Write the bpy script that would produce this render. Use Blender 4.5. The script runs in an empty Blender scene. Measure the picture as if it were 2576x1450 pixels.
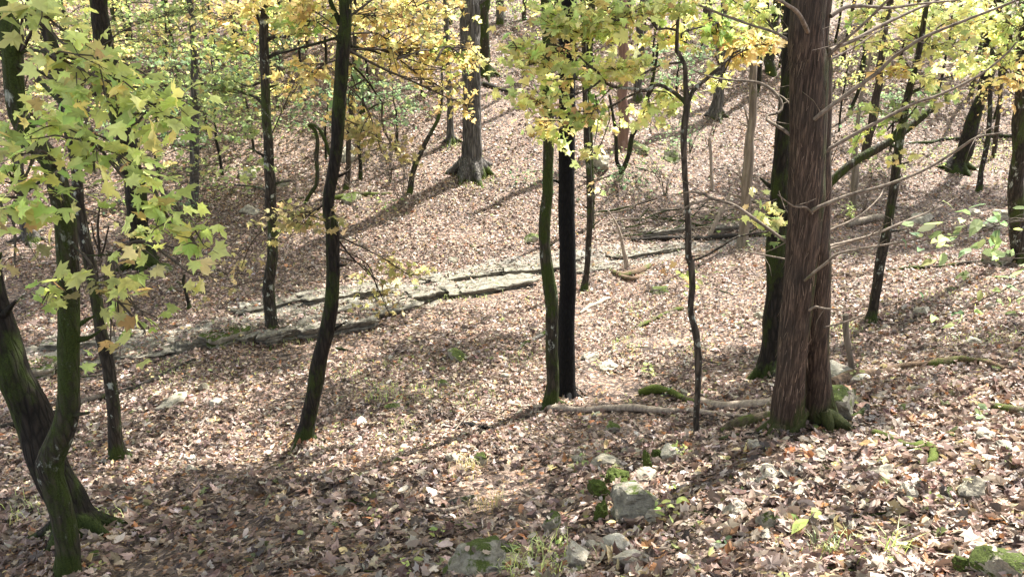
import bpy, math, random
import numpy as np
from mathutils import Vector, noise as mnoise

# ------------------------------------------------------------------ camera, sky, sun, exposure
S = bpy.context.scene
COL = S.collection
CAM_Z = 1.6
PITCH = math.radians(20)
F = 1900.0                      # focal length in units of a 2576 wide picture
cam_d = bpy.data.cameras.new("camera")
cam = bpy.data.objects.new("camera", cam_d); COL.objects.link(cam)
cam.location = (0, 0, CAM_Z)
cam.rotation_euler = (math.pi/2 - PITCH, 0, 0)
cam_d.sensor_width = 36.0; cam_d.lens = 36.0*F/2576.0
cam_d.clip_start = 0.05; cam_d.clip_end = 500
S.camera = cam

SUN_EL = math.radians(58); SUN_AZ = math.radians(42)     # azimuth from +Y towards +X
w = bpy.data.worlds.new("World"); S.world = w; w.use_nodes = True
nt = w.node_tree; nt.nodes.clear()
sky = nt.nodes.new("ShaderNodeTexSky"); sky.sky_type = 'NISHITA'; sky.sun_disc = False
sky.sun_elevation = SUN_EL; sky.sun_rotation = SUN_AZ
sky.dust_density = 2.0
bg = nt.nodes.new("ShaderNodeBackground"); bg.inputs[1].default_value = 0.13
wo = nt.nodes.new("ShaderNodeOutputWorld")
hz = nt.nodes.new("ShaderNodeHueSaturation"); hz.inputs["Saturation"].default_value = .45; nt.links.new(sky.outputs[0], hz.inputs["Color"]); nt.links.new(hz.outputs[0], bg.inputs[0]); nt.links.new(bg.outputs[0], wo.inputs[0])
sd = Vector((math.sin(SUN_AZ)*math.cos(SUN_EL), math.cos(SUN_AZ)*math.cos(SUN_EL), math.sin(SUN_EL)))
sun_d = bpy.data.lights.new("sun", 'SUN'); sun_d.energy = 5.0; sun_d.angle = math.radians(0.53)
sun_d.color = (1.0, 0.96, 0.90)
sun = bpy.data.objects.new("sun", sun_d); COL.objects.link(sun)
sun.rotation_euler = sd.to_track_quat('Z', 'Y').to_euler()
sun.location = (0, 0, 30)
S.view_settings.view_transform = 'Standard'; S.view_settings.look = 'None'
S.view_settings.gamma = 1.0; S.view_settings.exposure = 2.05
cy = S.cycles
cy.max_bounces = 6; cy.diffuse_bounces = 4; cy.glossy_bounces = 2
cy.transmission_bounces = 4; cy.transparent_max_bounces = 4
cy.use_denoising = True
cy.sample_clamp_indirect = 6

# ------------------------------------------------------------------ numeric helpers
def _hash(ix, iy, s):
    n = (ix*374761393 + iy*668265263 + s*1274126177) & 0xffffffff
    n = ((n ^ (n >> 13))*1274126177) & 0xffffffff
    return ((n ^ (n >> 16)) & 0xffff)/65535.0
def vnoise(x, y, s=0, perx=0):
    x = np.asarray(x, float); y = np.asarray(y, float)
    ix = np.floor(x).astype(np.int64); iy = np.floor(y).astype(np.int64)
    fx = x-ix; fy = y-iy
    fx = fx*fx*(3-2*fx); fy = fy*fy*(3-2*fy)
    a0, a1 = (ix, ix+1) if not perx else (ix % perx, (ix+1) % perx)
    return ((_hash(a0, iy, s)*(1-fx)+_hash(a1, iy, s)*fx)*(1-fy)
            + (_hash(a0, iy+1, s)*(1-fx)+_hash(a1, iy+1, s)*fx)*fy)*2-1
def fbm(x, y, s=0, o=4):
    r = 0; a = 1.0
    for k in range(o):
        r = r+a*vnoise(x*2**k+k*17.3, y*2**k-k*9.1, s+k); a *= .5
    return r
def nrm(v):
    return v/np.maximum(np.linalg.norm(v, axis=-1, keepdims=True), 1e-9)

CP, SP = math.cos(PITCH), math.sin(PITCH)
def ray(px, py):
    u = (px-1288.0)/F; v = (725.0-py)/F
    return np.array([u, CP+v*SP, -SP+v*CP])          # view depth of this vector is 1
def P(px, py, Y):
    d = ray(px, py); return np.array([0, 0, CAM_Z])+d*(Y/d[1])
def depth(p):
    return p[1]*CP-(p[2]-CAM_Z)*SP

# ------------------------------------------------------------------ terrain: fitted through surveyed spots of the slope, the creek and the far hillside
ctrl = [(0,1450,4.2),(160,1440,4.3),(640,1450,3.9),(1288,1450,3.4),(1900,1450,3.0),(2576,1450,2.6),
 (0,1250,5.6),(640,1250,5.3),(1288,1250,4.8),(1600,1260,4.4),(2100,1250,3.95),(2576,1250,3.5),
 (2040,1075,5.3),(2576,1050,5.1),(1755,1095,5.9),(1410,1005,8.2),(1288,1100,6.5),(765,1110,7.2),
 (300,1150,6.9),(0,1100,7.4),(0,930,10.5),(300,900,11),(0,830,12.5),(300,800,13.2),(700,835,12.2),
 (700,760,13.8),(1100,745,14.1),(1100,690,15.5),(1288,900,10.2),(1288,800,12.2),(1650,640,17),
 (1650,600,18.2),(1950,590,18.3),(2300,600,16.5),(2300,800,9.5),(2576,650,12.5),(2190,805,9.8),
 (1850,800,10.8),(1865,620,16.2),(1940,935,7.8),(2300,520,20),(2576,520,18.5),
 (1185,435,20.5),(0,600,17),(360,670,16),(0,700,14.8),(700,600,17.3),(700,450,20.5),(300,450,20),
 (1030,485,19.4),(1288,560,18.1),(1560,430,21.5),(2100,500,20.8),(2410,430,23.5),(2576,400,24.5),
 (1800,290,27),(1225,185,27),(600,200,26),(2300,200,31),(0,200,26),(1250,20,33),(0,0,31),(600,0,32),
 (1800,0,37),(2576,0,41)]
cw = [P(*c) for c in ctrl]
cw += [np.array(v, float) for v in [(0,0,0),(-6,0,-2.0),(6,0,1.4),(0,-8,2.5),(-30,5,-5.5),(30,5,4.5),(-60,60,12),(0,60,10),
       (60,60,9),(-60,25,0),(60,30,3),(0,100,22),(-90,100,24),(90,100,22),(-90,0,-3),(90,0,8),(0,-40,9)]]
cw = np.array(cw)
def _tps(r2):
    return np.where(r2 > 1e-12, r2*np.log(np.maximum(r2, 1e-12)), 0)
n = len(cw); K = _tps(((cw[:, None, :2]-cw[None, :, :2])**2).sum(-1))+np.eye(n)*1.5
Pm = np.hstack([np.ones((n, 1)), cw[:, :2]])
A = np.zeros((n+3, n+3)); A[:n, :n] = K; A[:n, n:] = Pm; A[n:, :n] = Pm.T
SOL = np.linalg.solve(A, np.concatenate([cw[:, 2], np.zeros(3)]))
def tps_eval(x, y):
    out = SOL[n]+SOL[n+1]*x+SOL[n+2]*y
    for i in range(n):
        out = out+SOL[i]*_tps((x-cw[i, 0])**2+(y-cw[i, 1])**2)
    return out
def axis(segs):
    a = [segs[0][0]]
    for lo, hi, st in segs:
        k = max(1, int(round((hi-lo)/st))); a += list(np.linspace(lo, hi, k+1)[1:])
    return np.array(a)
XS = axis([(-95,-40,3),(-40,-14,.35),(-14,-6,.12),(-6,6,.07),(6,14,.12),(14,40,.35),(40,95,3)])
YS = axis([(-45,-4,2),(-4,1.5,.4),(1.5,9,.055),(9,20,.1),(20,45,.22),(45,110,2)])
GX, GY = np.meshgrid(XS, YS)

creek_px = [(-250,905),(0,900),(250,890),(400,872),(560,830),(700,792),(850,765),(1000,745),(1150,708),(1300,690),(1500,662),(1650,637),(1800,612),(1960,598)]
def base_h(x, y):
    return tps_eval(x, y)
def at0(px, py):
    d = ray(px, py); o = np.array([0, 0, CAM_Z]); t = 1.5
    while t < 120:
        p = o+d*t
        if p[2] < float(base_h(p[0], p[1])): break
        t += 0.1+t*.01
    return o+d*t
creek = np.array([at0(a, b)[:2] for a, b in creek_px])
def creek_dist(x, y):
    best = np.full(np.shape(x), 1e9)
    for i in range(len(creek)-1):
        a = creek[i]; b = creek[i+1]; ab = b-a
        t = np.clip(((x-a[0])*ab[0]+(y-a[1])*ab[1])/(ab@ab), 0, 1)
        d = np.hypot(x-(a[0]+t*ab[0]), y-(a[1]+t*ab[1])); best = np.minimum(best, d)
    return best
HB = tps_eval(GX, GY)
CD = creek_dist(GX, GY)+.35*fbm(GX*.6, GY*.6, 3, 3)
CM = np.clip(1.2-CD, 0, 1)                     # 1 in the creek bed
near = np.clip((45-GY)/20, 0, 1)
mic = .10*fbm(GX*.45, GY*.45, 11, 4)+.035*fbm(GX*2.2, GY*2.2, 31, 3)
mic += .06*np.maximum(0, fbm(GX*.9, GY*.9, 57, 3)-.25)
HH = HB+mic*(1-.6*CM)-.10*CM
def hgt(x, y):
    x = np.clip(np.asarray(x, float), XS[0]+1e-6, XS[-1]-1e-6); y = np.clip(np.asarray(y, float), YS[0]+1e-6, YS[-1]-1e-6)
    i = np.clip(np.searchsorted(XS, x)-1, 0, len(XS)-2); j = np.clip(np.searchsorted(YS, y)-1, 0, len(YS)-2)
    u = (x-XS[i])/(XS[i+1]-XS[i]); v = (y-YS[j])/(YS[j+1]-YS[j])
    return (HH[j, i]*(1-u)+HH[j, i+1]*u)*(1-v)+(HH[j+1, i]*(1-u)+HH[j+1, i+1]*u)*v
def hnorm(x, y, e=.12):
    dx = (hgt(x+e, y)-hgt(x-e, y))/(2*e); dy = (hgt(x, y+e)-hgt(x, y-e))/(2*e)
    return nrm(np.stack([-dx, -dy, np.ones_like(dx)], -1))
def at(px, py):
    """the spot of the ground seen at a spot of the picture"""
    d = ray(px, py); o = np.array([0, 0, CAM_Z]); t = 1.2; st = .05
    while t < 110:
        p = o+d*t
        if p[2] < float(hgt(p[0], p[1])): break
        st = .03+t*.006; t += st
    lo, hi = t-st, t
    for _ in range(12):
        m = (lo+hi)/2; p = o+d*m
        if p[2] < float(hgt(p[0], p[1])): hi = m
        else: lo = m
    return o+d*hi

# ------------------------------------------------------------------ meshes
class MB:
    def __init__(s): s.v = []; s.f = []; s.m = []; s.c = []; s.n = 0; s.smooth = True
    def add(s, v, f, mat=0, col=None):
        v = np.asarray(v, float); f = np.asarray(f, np.int64)
        s.v.append(v); s.f.append(f+s.n); s.m.append(np.full(len(f), mat)); s.n += len(v)
        s.c.append(np.ones((len(v), 4)) if col is None else col)
    def mesh(s, name, origin=(0, 0, 0), smooth=True):
        me = bpy.data.meshes.new(name)
        V = np.concatenate(s.v)-np.asarray(origin)
        me.vertices.add(len(V)); me.vertices.foreach_set("co", V.astype(np.float32).ravel())
        L = np.concatenate([f.ravel() for f in s.f]); cnt = np.concatenate([np.full(len(f), f.shape[1]) for f in s.f])
        me.loops.add(len(L)); me.loops.foreach_set("vertex_index", L.astype(np.int32))
        me.polygons.add(len(cnt)); st = np.concatenate([[0], np.cumsum(cnt)[:-1]])
        me.polygons.foreach_set("loop_start", st.astype(np.int32))
        me.polygons.foreach_set("material_index", np.concatenate(s.m).astype(np.int32))
        me.polygons.foreach_set("use_smooth", np.full(len(cnt), smooth))
        at_ = me.color_attributes.new("Col", 'FLOAT_COLOR', 'POINT')
        at_.data.foreach_set("color", np.concatenate(s.c).astype(np.float32).ravel())
        me.update(calc_edges=True); me.validate(); return me

def tag(o, label=None, cat=None, group=None, kind=None):
    if label: o["label"] = label
    if cat: o["category"] = cat
    if group: o["group"] = group
    if kind: o["kind"] = kind
def link(name, me, mats, parent=None, loc=(0, 0, 0)):
    o = bpy.data.objects.new(name, me); COL.objects.link(o)
    if not isinstance(mats, (list, tuple)): mats = [mats]
    if len(me.materials) == 0:
        for m in mats: me.materials.append(m)
    if parent is not None: o.parent = parent
    o.location = loc
    return o
class Thing:
    def __init__(s, name, label, cat, loc, group=None):
        s.o = bpy.data.objects.new(name, None); COL.objects.link(s.o); s.loc = np.asarray(loc, float)
        s.o.location = s.loc; s.o.empty_display_size = .2; tag(s.o, label, cat, group)
    def part(s, name, mb, mats, label=None, parent=None, smooth=True):
        if mb.n == 0: return None
        o = link(name, mb.mesh(name, s.loc, smooth), mats, parent or s.o)
        if label: o["label"] = label
        return o
def single(name, mb, mats, label, cat, loc, group=None, kind=None, smooth=True):
    o = link(name, mb.mesh(name, loc, smooth), mats, None, loc); tag(o, label, cat, group, kind); return o

def resample(pts, rad, step):
    pts = np.asarray(pts, float); rad = np.asarray(rad, float)
    if len(pts) == 2: ext = pts
    E = np.vstack([2*pts[0]-pts[1], pts, 2*pts[-1]-pts[-2]]); op = []; orr = []
    for i in range(len(pts)-1):
        p0, p1, p2, p3 = E[i:i+4]; k = max(1, int(np.linalg.norm(p2-p1)/step))
        t = np.arange(k)[:, None]/k
        op.append(.5*((2*p1)+(-p0+p2)*t+(2*p0-5*p1+4*p2-p3)*t**2+(-p0+3*p1-3*p2+p3)*t**3))
        orr.append(rad[i]+(rad[i+1]-rad[i])*t[:, 0])
    op.append(pts[-1:]); orr.append(rad[-1:])
    return np.vstack(op), np.concatenate(orr)
def tube(mb, pts, rad, segs=10, step=.08, rough=0., ridge=0., nridge=9, wob=0., seed=0, mat=0, smoothpath=True, flat=None):
    p, r = resample(pts, rad, step) if smoothpath else (np.asarray(pts, float), np.asarray(rad, float))
    m = len(p)
    L = np.concatenate([[0], np.cumsum(np.linalg.norm(np.diff(p, axis=0), axis=1))])
    if wob:
        p = p+np.stack([vnoise(L*2.3, L*0+k*7.7, seed+k) for k in range(3)], -1)*wob*r[:, None]
    T = nrm(np.gradient(p, axis=0)); ref = np.array([0.13, 1, .05]) if abs(T[0][1]) < .9 else np.array([1, .1, 0])
    N = np.zeros_like(p); a = np.cross(T[0], ref); N[0] = a/np.linalg.norm(a)
    for i in range(1, m):
        a = N[i-1]-T[i]*(N[i-1]@T[i]); N[i] = a/max(np.linalg.norm(a), 1e-9)
    B = np.cross(T, N)
    th = np.arange(segs)/segs*2*math.pi
    TH, LL = np.meshgrid(th, L); RR = np.repeat(r[:, None], segs, 1)
    if rough:
        q = TH/(2*math.pi)
        RR = RR*(1+rough*(vnoise(q*4, LL/(r.mean()*5), seed, 4)+.6*vnoise(q*8, LL/(r.mean()*1.8), seed+5, 8)))
    if ridge:
        q = TH/(2*math.pi)
        warp = .35*vnoise(q*6, LL*3.0, seed+9, 6)
        s = np.abs(vnoise((q+warp/nridge)*nridge, LL*2.2, seed+2, nridge))
        RR = RR*(1-ridge*(1-np.minimum(1, s*2.2)))
    V = p[:, None]+RR[..., None]*(np.cos(TH)[..., None]*N[:, None]+np.sin(TH)[..., None]*B[:, None])
    if flat: V[..., 2] = p[:, None, 2]+(V[..., 2]-p[:, None, 2])*flat
    V = V.reshape(-1, 3)
    i = np.arange(m-1)[:, None]*segs; j = np.arange(segs)[None]; j2 = (j+1) % segs
    Fq = np.stack([i+j, i+j2, i+segs+j2, i+segs+j], -1).reshape(-1, 4)
    mb.add(V, Fq, mat)
    V2 = np.vstack([p[0], p[-1], V[:segs], V[-segs:]])
    k = np.arange(segs); k2 = (k+1) % segs
    mb.add(V2, np.vstack([np.stack([0*k, k2+2, k+2], -1), np.stack([0*k+1, k+2+segs, k2+2+segs], -1)]), mat)
    return p, r

# leaf outlines (x across, y along, base at 0,0)
def _mk(half, centre=.4, curve=.18, fold=.10):
    pts = half+[(-x, y) for x, y in reversed(half[1:-1])]
    pts = np.array([(0, 0)]+pts if half[0] != (0, 0) else pts, float)
    V = np.vstack([[0, centre], pts]); z = -curve*(V[:, 0]**2*1.2+(V[:, 1]-centre)**2)+fold*np.abs(V[:, 0])*.6
    k = len(pts); i = np.arange(k)
    Fc = np.stack([0*i, i+1, (i+1) % k+1], -1)
    return np.column_stack([V, z]), Fc
MAPLE = _mk([(0, 0), (.14, .05), (.42, -.06), (.36, .12), (.60, .34), (.40, .36), (.44, .62), (.26, .50), (.13, .70), (0, 1)], .33)
MAPLE_B = _mk([(0, 0), (.16, .02), (.50, .02), (.34, .20), (.62, .50), (.36, .46), (.30, .58), (.16, .54), (.20, .80), (0, 1.0)], .33, .3, .25)
MAPLE_LOW = _mk([(0, 0), (.42, -.02), (.30, .2), (.58, .45), (.22, .5), (0, 1)], .35)
OAK = _mk([(0, 0), (.06, .12), (.20, .22), (.10, .32), (.30, .48), (.12, .55), (.28, .76), (.10, .78), (0, 1)], .5, .5, .5)
OAK_B = _mk([(0, 0), (.10, .14), (.18, .2), (.14, .3), (.26, .44), (.17, .52), (.24, .70), (.12, .82), (0, 1)], .5, -.5, .2)
OVAL = _mk([(0, 0), (.16, .15), (.24, .42), (.18, .72), (0, 1)], .45, .35, .35)
OVAL_B = _mk([(0, 0), (.2, .2), (.26, .5), (.14, .8), (0, 1)], .45, -.6, .5)
LITTER = [MAPLE, OAK, OAK_B, MAPLE_B, OVAL, OVAL_B]
LITTER_LOW = [MAPLE_LOW, _mk([(0, 0), (.2, .22), (.1, .34), (.28, .5), (.13, .66), (0, 1)], .5, .5, .5), _mk([(0, 0), (.24, .3), (.22, .65), (0, 1)], .45, -.5, .5)]
TREELEAF = [MAPLE, MAPLE_B]

def put_leaves(mb, pos, nor, size, cols, temps, rng, dirv=None, mat=0, centre=False, curl=(.4, 1.8)):
    N = len(pos); pos = np.asarray(pos); nor = nrm(nor)
    d = rng.normal(size=(N, 3)) if dirv is None else dirv
    b = nrm(d-nor*(d*nor).sum(-1, keepdims=True)); t = np.cross(b, nor)
    pick = rng.integers(0, len(temps), N); cu = rng.uniform(curl[0], curl[1], N)
    c4 = np.column_stack([cols, np.ones(N)])
    for k, (TV, TF) in enumerate(temps):
        I = np.where(pick == k)[0]
        if not len(I): continue
        tv = TV.copy()
        if centre: tv[:, 1] -= .45
        X = tv[None, :, 0]*rng.uniform(.8, 1.1, (len(I), 1)); Yc = tv[None, :, 1]; Z = tv[None, :, 2]*cu[I, None]
        X = X+rng.normal(0, .022, X.shape[:1]+(len(tv),)); Yc = Yc+rng.normal(0, .022, (len(I), len(tv)))
        Z = Z+rng.normal(0, .035, (len(I), len(tv)))*np.minimum(1, cu[I, None])
        V = pos[I, None]+size[I, None, None]*(X[..., None]*t[I, None]+Yc[..., None]*b[I, None]+Z[..., None]*nor[I, None])
        Fc = (TF[None]+(np.arange(len(I))*len(tv))[:, None, None]).reshape(-1, 3)
        jit = np.where(rng.uniform(0, 1, (len(I), len(tv), 1)) > .93, .6, 1)*rng.uniform(.84, 1.1, (len(I), len(tv), 1)); C = np.repeat(c4[I, None], len(tv), 1); C[..., :3] *= jit
        mb.add(V.reshape(-1, 3), Fc, mat, C.reshape(-1, 4))
def pal(cols, wts, N, rng, jit=.16):
    cols = np.array(cols); wts = np.array(wts, float); wts /= wts.sum()
    c = cols[rng.choice(len(cols), N, p=wts)]
    return np.clip(c*np.exp(rng.normal(0, jit, (N, 1)))*np.exp(rng.normal(0, .05, (N, 3))), 0, .9)

# ------------------------------------------------------------------ materials
def newmat(name):
    m = bpy.data.materials.new(name); m.use_nodes = True; t = m.node_tree; t.nodes.clear()
    return m, t, t.nodes, t.links
def nd(t, kind, **kw):
    x = t.nodes.new(kind)
    for k, v in kw.items():
        if k.startswith("i_"): x.inputs[k[2:].replace("_", " ")].default_value = v
        else: setattr(x, k, v)
    return x
def ramp(t, fac, stops, interp='LINEAR'):
    r = t.nodes.new("ShaderNodeValToRGB"); r.color_ramp.interpolation = interp
    e = r.color_ramp.elements
    while len(e) < len(stops): e.new(.5)
    for el, (p, c) in zip(e, stops): el.position = p; el.color = (*c, 1) if len(c) == 3 else c
    t.links.new(fac, r.inputs[0]); return r.outputs[0]
def mixc(t, fac, a, b, mode='MIX'):
    m = t.nodes.new("ShaderNodeMix"); m.data_type = 'RGBA'; m.blend_type = mode
    for s, v in ((0, fac), (6, a), (7, b)):
        if hasattr(v, "links"): t.links.new(v, m.inputs[s])
        else: m.inputs[s].default_value = v if s == 0 else (*v, 1)
    return m.outputs[2]
def noise(t, vec, scale, detail=5, rough=.6, dist=0):
    x = nd(t, "ShaderNodeTexNoise"); x.inputs["Scale"].default_value = scale; x.inputs["Detail"].default_value = detail
    x.inputs["Roughness"].default_value = rough; x.inputs["Distortion"].default_value = dist
    t.links.new(vec, x.inputs["Vector"]); return x.outputs["Fac"]
def mapping(t, vec, sc):
    m = nd(t, "ShaderNodeMapping"); m.inputs["Scale"].default_value = sc; t.links.new(vec, m.inputs[0]); return m.outputs[0]
def math_(t, op, a, b=None):
    m = nd(t, "ShaderNodeMath", operation=op)
    for i, v in enumerate((a, b)):
        if v is None: continue
        if hasattr(v, "links"): t.links.new(v, m.inputs[i])
        else: m.inputs[i].default_value = v
    return m.outputs[0]
def finish(t, base, rough=.7, bump=None, bstr=.5, bdist=.01, spec=.3, rsock=None):
    p = nd(t, "ShaderNodeBsdfPrincipled"); o = nd(t, "ShaderNodeOutputMaterial")
    t.links.new(base, p.inputs["Base Color"]); p.inputs["Roughness"].default_value = rough
    p.inputs["Specular IOR Level"].default_value = spec
    if rsock is not None: t.links.new(rsock, p.inputs["Roughness"])
    if bump is not None:
        b = nd(t, "ShaderNodeBump"); b.inputs["Strength"].default_value = bstr; b.inputs["Distance"].default_value = bdist
        t.links.new(bump, b.inputs["Height"]); t.links.new(b.outputs[0], p.inputs["Normal"])
    t.links.new(p.outputs[0], o.inputs[0]); return p
def leaf_mat(name, trans=.4, rough=.5, spec=.35, tsat=1.25):
    m, t, N, L = newmat(name)
    a = nd(t, "ShaderNodeAttribute", attribute_name="Col")
    g = nd(t, "ShaderNodeNewGeometry")
    col = a.outputs["Color"]
    col = mixc(t, math_(t, 'MULTIPLY', g.outputs["Backfacing"], .2), col, mixc(t, .5, col, (.5, .5, .42)))
    p = nd(t, "ShaderNodeBsdfPrincipled"); p.inputs["Roughness"].default_value = rough; p.inputs["Specular IOR Level"].default_value = spec
    L.new(col, p.inputs["Base Color"])
    tr = nd(t, "ShaderNodeBsdfTranslucent")
    hs = nd(t, "ShaderNodeHueSaturation"); hs.inputs["Saturation"].default_value = tsat; hs.inputs["Value"].default_value = 1.45
    L.new(a.outputs["Color"], hs.inputs["Color"]); L.new(hs.outputs[0], tr.inputs[0])
    mx = nd(t, "ShaderNodeMixShader"); mx.inputs[0].default_value = trans
    o = nd(t, "ShaderNodeOutputMaterial"); L.new(p.outputs[0], mx.inputs[1]); L.new(tr.outputs[0], mx.inputs[2]); L.new(mx.outputs[0], o.inputs[0])
    return m
M_LEAF = leaf_mat("living_leaf", .58, .55, .2, 1.1)
M_LITTER = leaf_mat("dead_leaf", .18, .5, .4, 1.0)
M_GRASS = leaf_mat("grass_blade", .35, .5, .3)

def bark(name, dark, light, moss=.4, mosscol=(.055, .075, .012), sc=1.0, stretch=.18, bstr=.8, bd=.02, lichen=0., crack=True):
    m, t, N, L = newmat(name)
    g = nd(t, "ShaderNodeTexCoord").outputs["Object"]
    st = mapping(t, g, (1, 1, stretch))
    n1 = noise(t, st, 22*sc, 6, .65, .6); n2 = noise(t, st, 60*sc, 4, .7)
    v = nd(t, "ShaderNodeTexVoronoi", feature='DISTANCE_TO_EDGE'); v.inputs["Scale"].default_value = 26*sc; L.new(st, v.inputs["Vector"])
    vd = math_(t, 'MINIMUM', math_(t, 'MULTIPLY', v.outputs["Distance"], 4.0), 1.0)
    c = ramp(t, n1, [(.3, dark), (.7, light)])
    if crack: c = mixc(t, math_(t, 'MULTIPLY', math_(t, 'SUBTRACT', 1.0, vd), .7), c, tuple(x*.35 for x in dark))
    if lichen > 0:
        ln = noise(t, mapping(t, g, (1, 1, .7)), 9, 5, .7)
        c = mixc(t, ramp(t, ln, [(.62-lichen*.2, (0, 0, 0)), (.68-lichen*.2, (1, 1, 1))]), c, (.34, .36, .30))
    hb = math_(t, 'ADD', math_(t, 'MULTIPLY', vd if crack else n2, .6), n1)
    if moss > 0:
        mn = noise(t, mapping(t, g, (1, 1, .45)), 3.2, 6, .7); fine = noise(t, g, 120, 3, .7)
        sz_ = nd(t, "ShaderNodeSeparateXYZ"); L.new(g, sz_.inputs[0])
        low = math_(t, 'MULTIPLY', math_(t, 'MAXIMUM', math_(t, 'SUBTRACT', .26, sz_.outputs[2]), 0.0), .6 if crack else 0.)
        mm = ramp(t, math_(t, 'ADD', mn, low), [(.66-moss*.38, (0, 0, 0)), (.76-moss*.38, (1, 1, 1))])
        mc = ramp(t, fine, [(.3, tuple(x*.45 for x in mosscol)), (.7, tuple(x*1.5 for x in mosscol))])
        c = mixc(t, mm, c, mc)
        hb = math_(t, 'ADD', hb, math_(t, 'MULTIPLY', fine, .5))
    finish(t, c, .85, hb, bstr, bd, .2); return m
M_BARK_DARK = bark("dark_mossy_bark", (.011, .009, .007), (.042, .034, .025), .45, (.03, .042, .008))
M_BARK_BROWN = bark("brown_bark", (.03, .024, .018), (.11, .085, .062), .25, (.05, .065, .012))
M_BARK_MOSS = bark("green_mossy_bark", (.03, .026, .018), (.08, .065, .045), .58, (.032, .045, .008), lichen=.12)
M_BARK_GREY = bark("grey_furrowed_bark", (.035, .031, .027), (.22, .20, .175), .12, sc=.7, stretch=.10, bstr=1, bd=.03)
M_BARK_PALE = bark("pale_bare_bark", (.08, .064, .048), (.27, .225, .17), .2, sc=.8, stretch=.08, crack=False)
M_BARK_THIN = bark("sapling_bark", (.035, .029, .022), (.13, .105, .078), .2, lichen=.2)
M_BARK_LICHEN = bark("lichened_bark", (.018, .015, .011), (.075, .062, .046), .4, (.04, .055, .012), lichen=.18)
M_CEDARFAR = bark("red_cedar_bark_far", (.10, .055, .04), (.26, .16, .12), .08, stretch=.05, crack=False)
M_CHAR = bark("charred_bark", (.0035, .0035, .0035), (.010, .0095, .009), 0, sc=1.3, stretch=.35, bstr=.6, bd=.01)
M_TWIG = bark("twig_bark", (.03, .024, .018), (.09, .07, .05), 0, crack=False)
M_DEADWOOD = bark("weathered_dead_wood", (.13, .10, .075), (.40, .33, .26), .12, sc=1.4, stretch=.3, crack=False, bd=.006)
M_DEADTWIG = bark("dead_cedar_branch_wood", (.05, .038, .028), (.26, .21, .16), .15, sc=1.2, stretch=.5, crack=False, bd=.004)
M_ROT = bark("rotten_wood", (.035, .024, .016), (.20, .13, .08), .35, (.06, .08, .012), sc=1.2, stretch=.6, crack=False)
M_BLACKWOOD = bark("wet_black_wood", (.008, .007, .006), (.035, .028, .02), .2, crack=False)
M_MOSSLOG = bark("moss_covered_wood", (.035, .026, .018), (.13, .10, .065), .62, (.065, .085, .012), crack=False)

def cedar_mat():
    m, t, N, L = newmat("shaggy_cedar_bark")
    g = nd(t, "ShaderNodeTexCoord").outputs["Object"]
    st = mapping(t, g, (1, 1, .07)); st2 = mapping(t, g, (1, 1, .04))
    n1 = noise(t, st, 70, 6, .7, .4); n2 = noise(t, st2, 160, 4, .7, .2); n3 = noise(t, g, 2.3, 4, .6)
    c = ramp(t, n1, [(.30, (.010, .007, .005)), (.48, (.042, .029, .021)), (.63, (.125, .084, .06)), (.80, (.36, .28, .21))])
    c = mixc(t, ramp(t, n3, [(.45, (0, 0, 0)), (.65, (.6, .6, .6))]), c, mixc(t, .5, c, (.045, .04, .032)))
    # moss on the right-hand side and low down
    sx = nd(t, "ShaderNodeSeparateXYZ"); L.new(nd(t, "ShaderNodeNewGeometry").outputs["Normal"], sx.inputs[0])
    sz = nd(t, "ShaderNodeSeparateXYZ"); L.new(g, sz.inputs[0])
    mn = noise(t, mapping(t, g, (1, 1, .3)), 5, 6, .7)
    low = math_(t, 'MULTIPLY', math_(t, 'SUBTRACT', .38, sz.outputs[2]), 1.5)
    low = math_(t, 'MAXIMUM', low, 0.0)
    side = math_(t, 'MULTIPLY', math_(t, 'MAXIMUM', sx.outputs[0], 0.0), .33)
    mm = ramp(t, math_(t, 'ADD', math_(t, 'ADD', mn, low), side), [(.72, (0, 0, 0)), (.92, (.85, .85, .85))])
    fine = noise(t, g, 110, 3, .7)
    c = mixc(t, mm, c, ramp(t, fine, [(.3, (.012, .018, .004)), (.7, (.06, .075, .015))]))
    finish(t, c, .85, math_(t, 'ADD', n1, math_(t, 'MULTIPLY', n2, .6)), 1.0, .012, .2)
    return m
M_CEDAR = cedar_mat()

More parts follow.
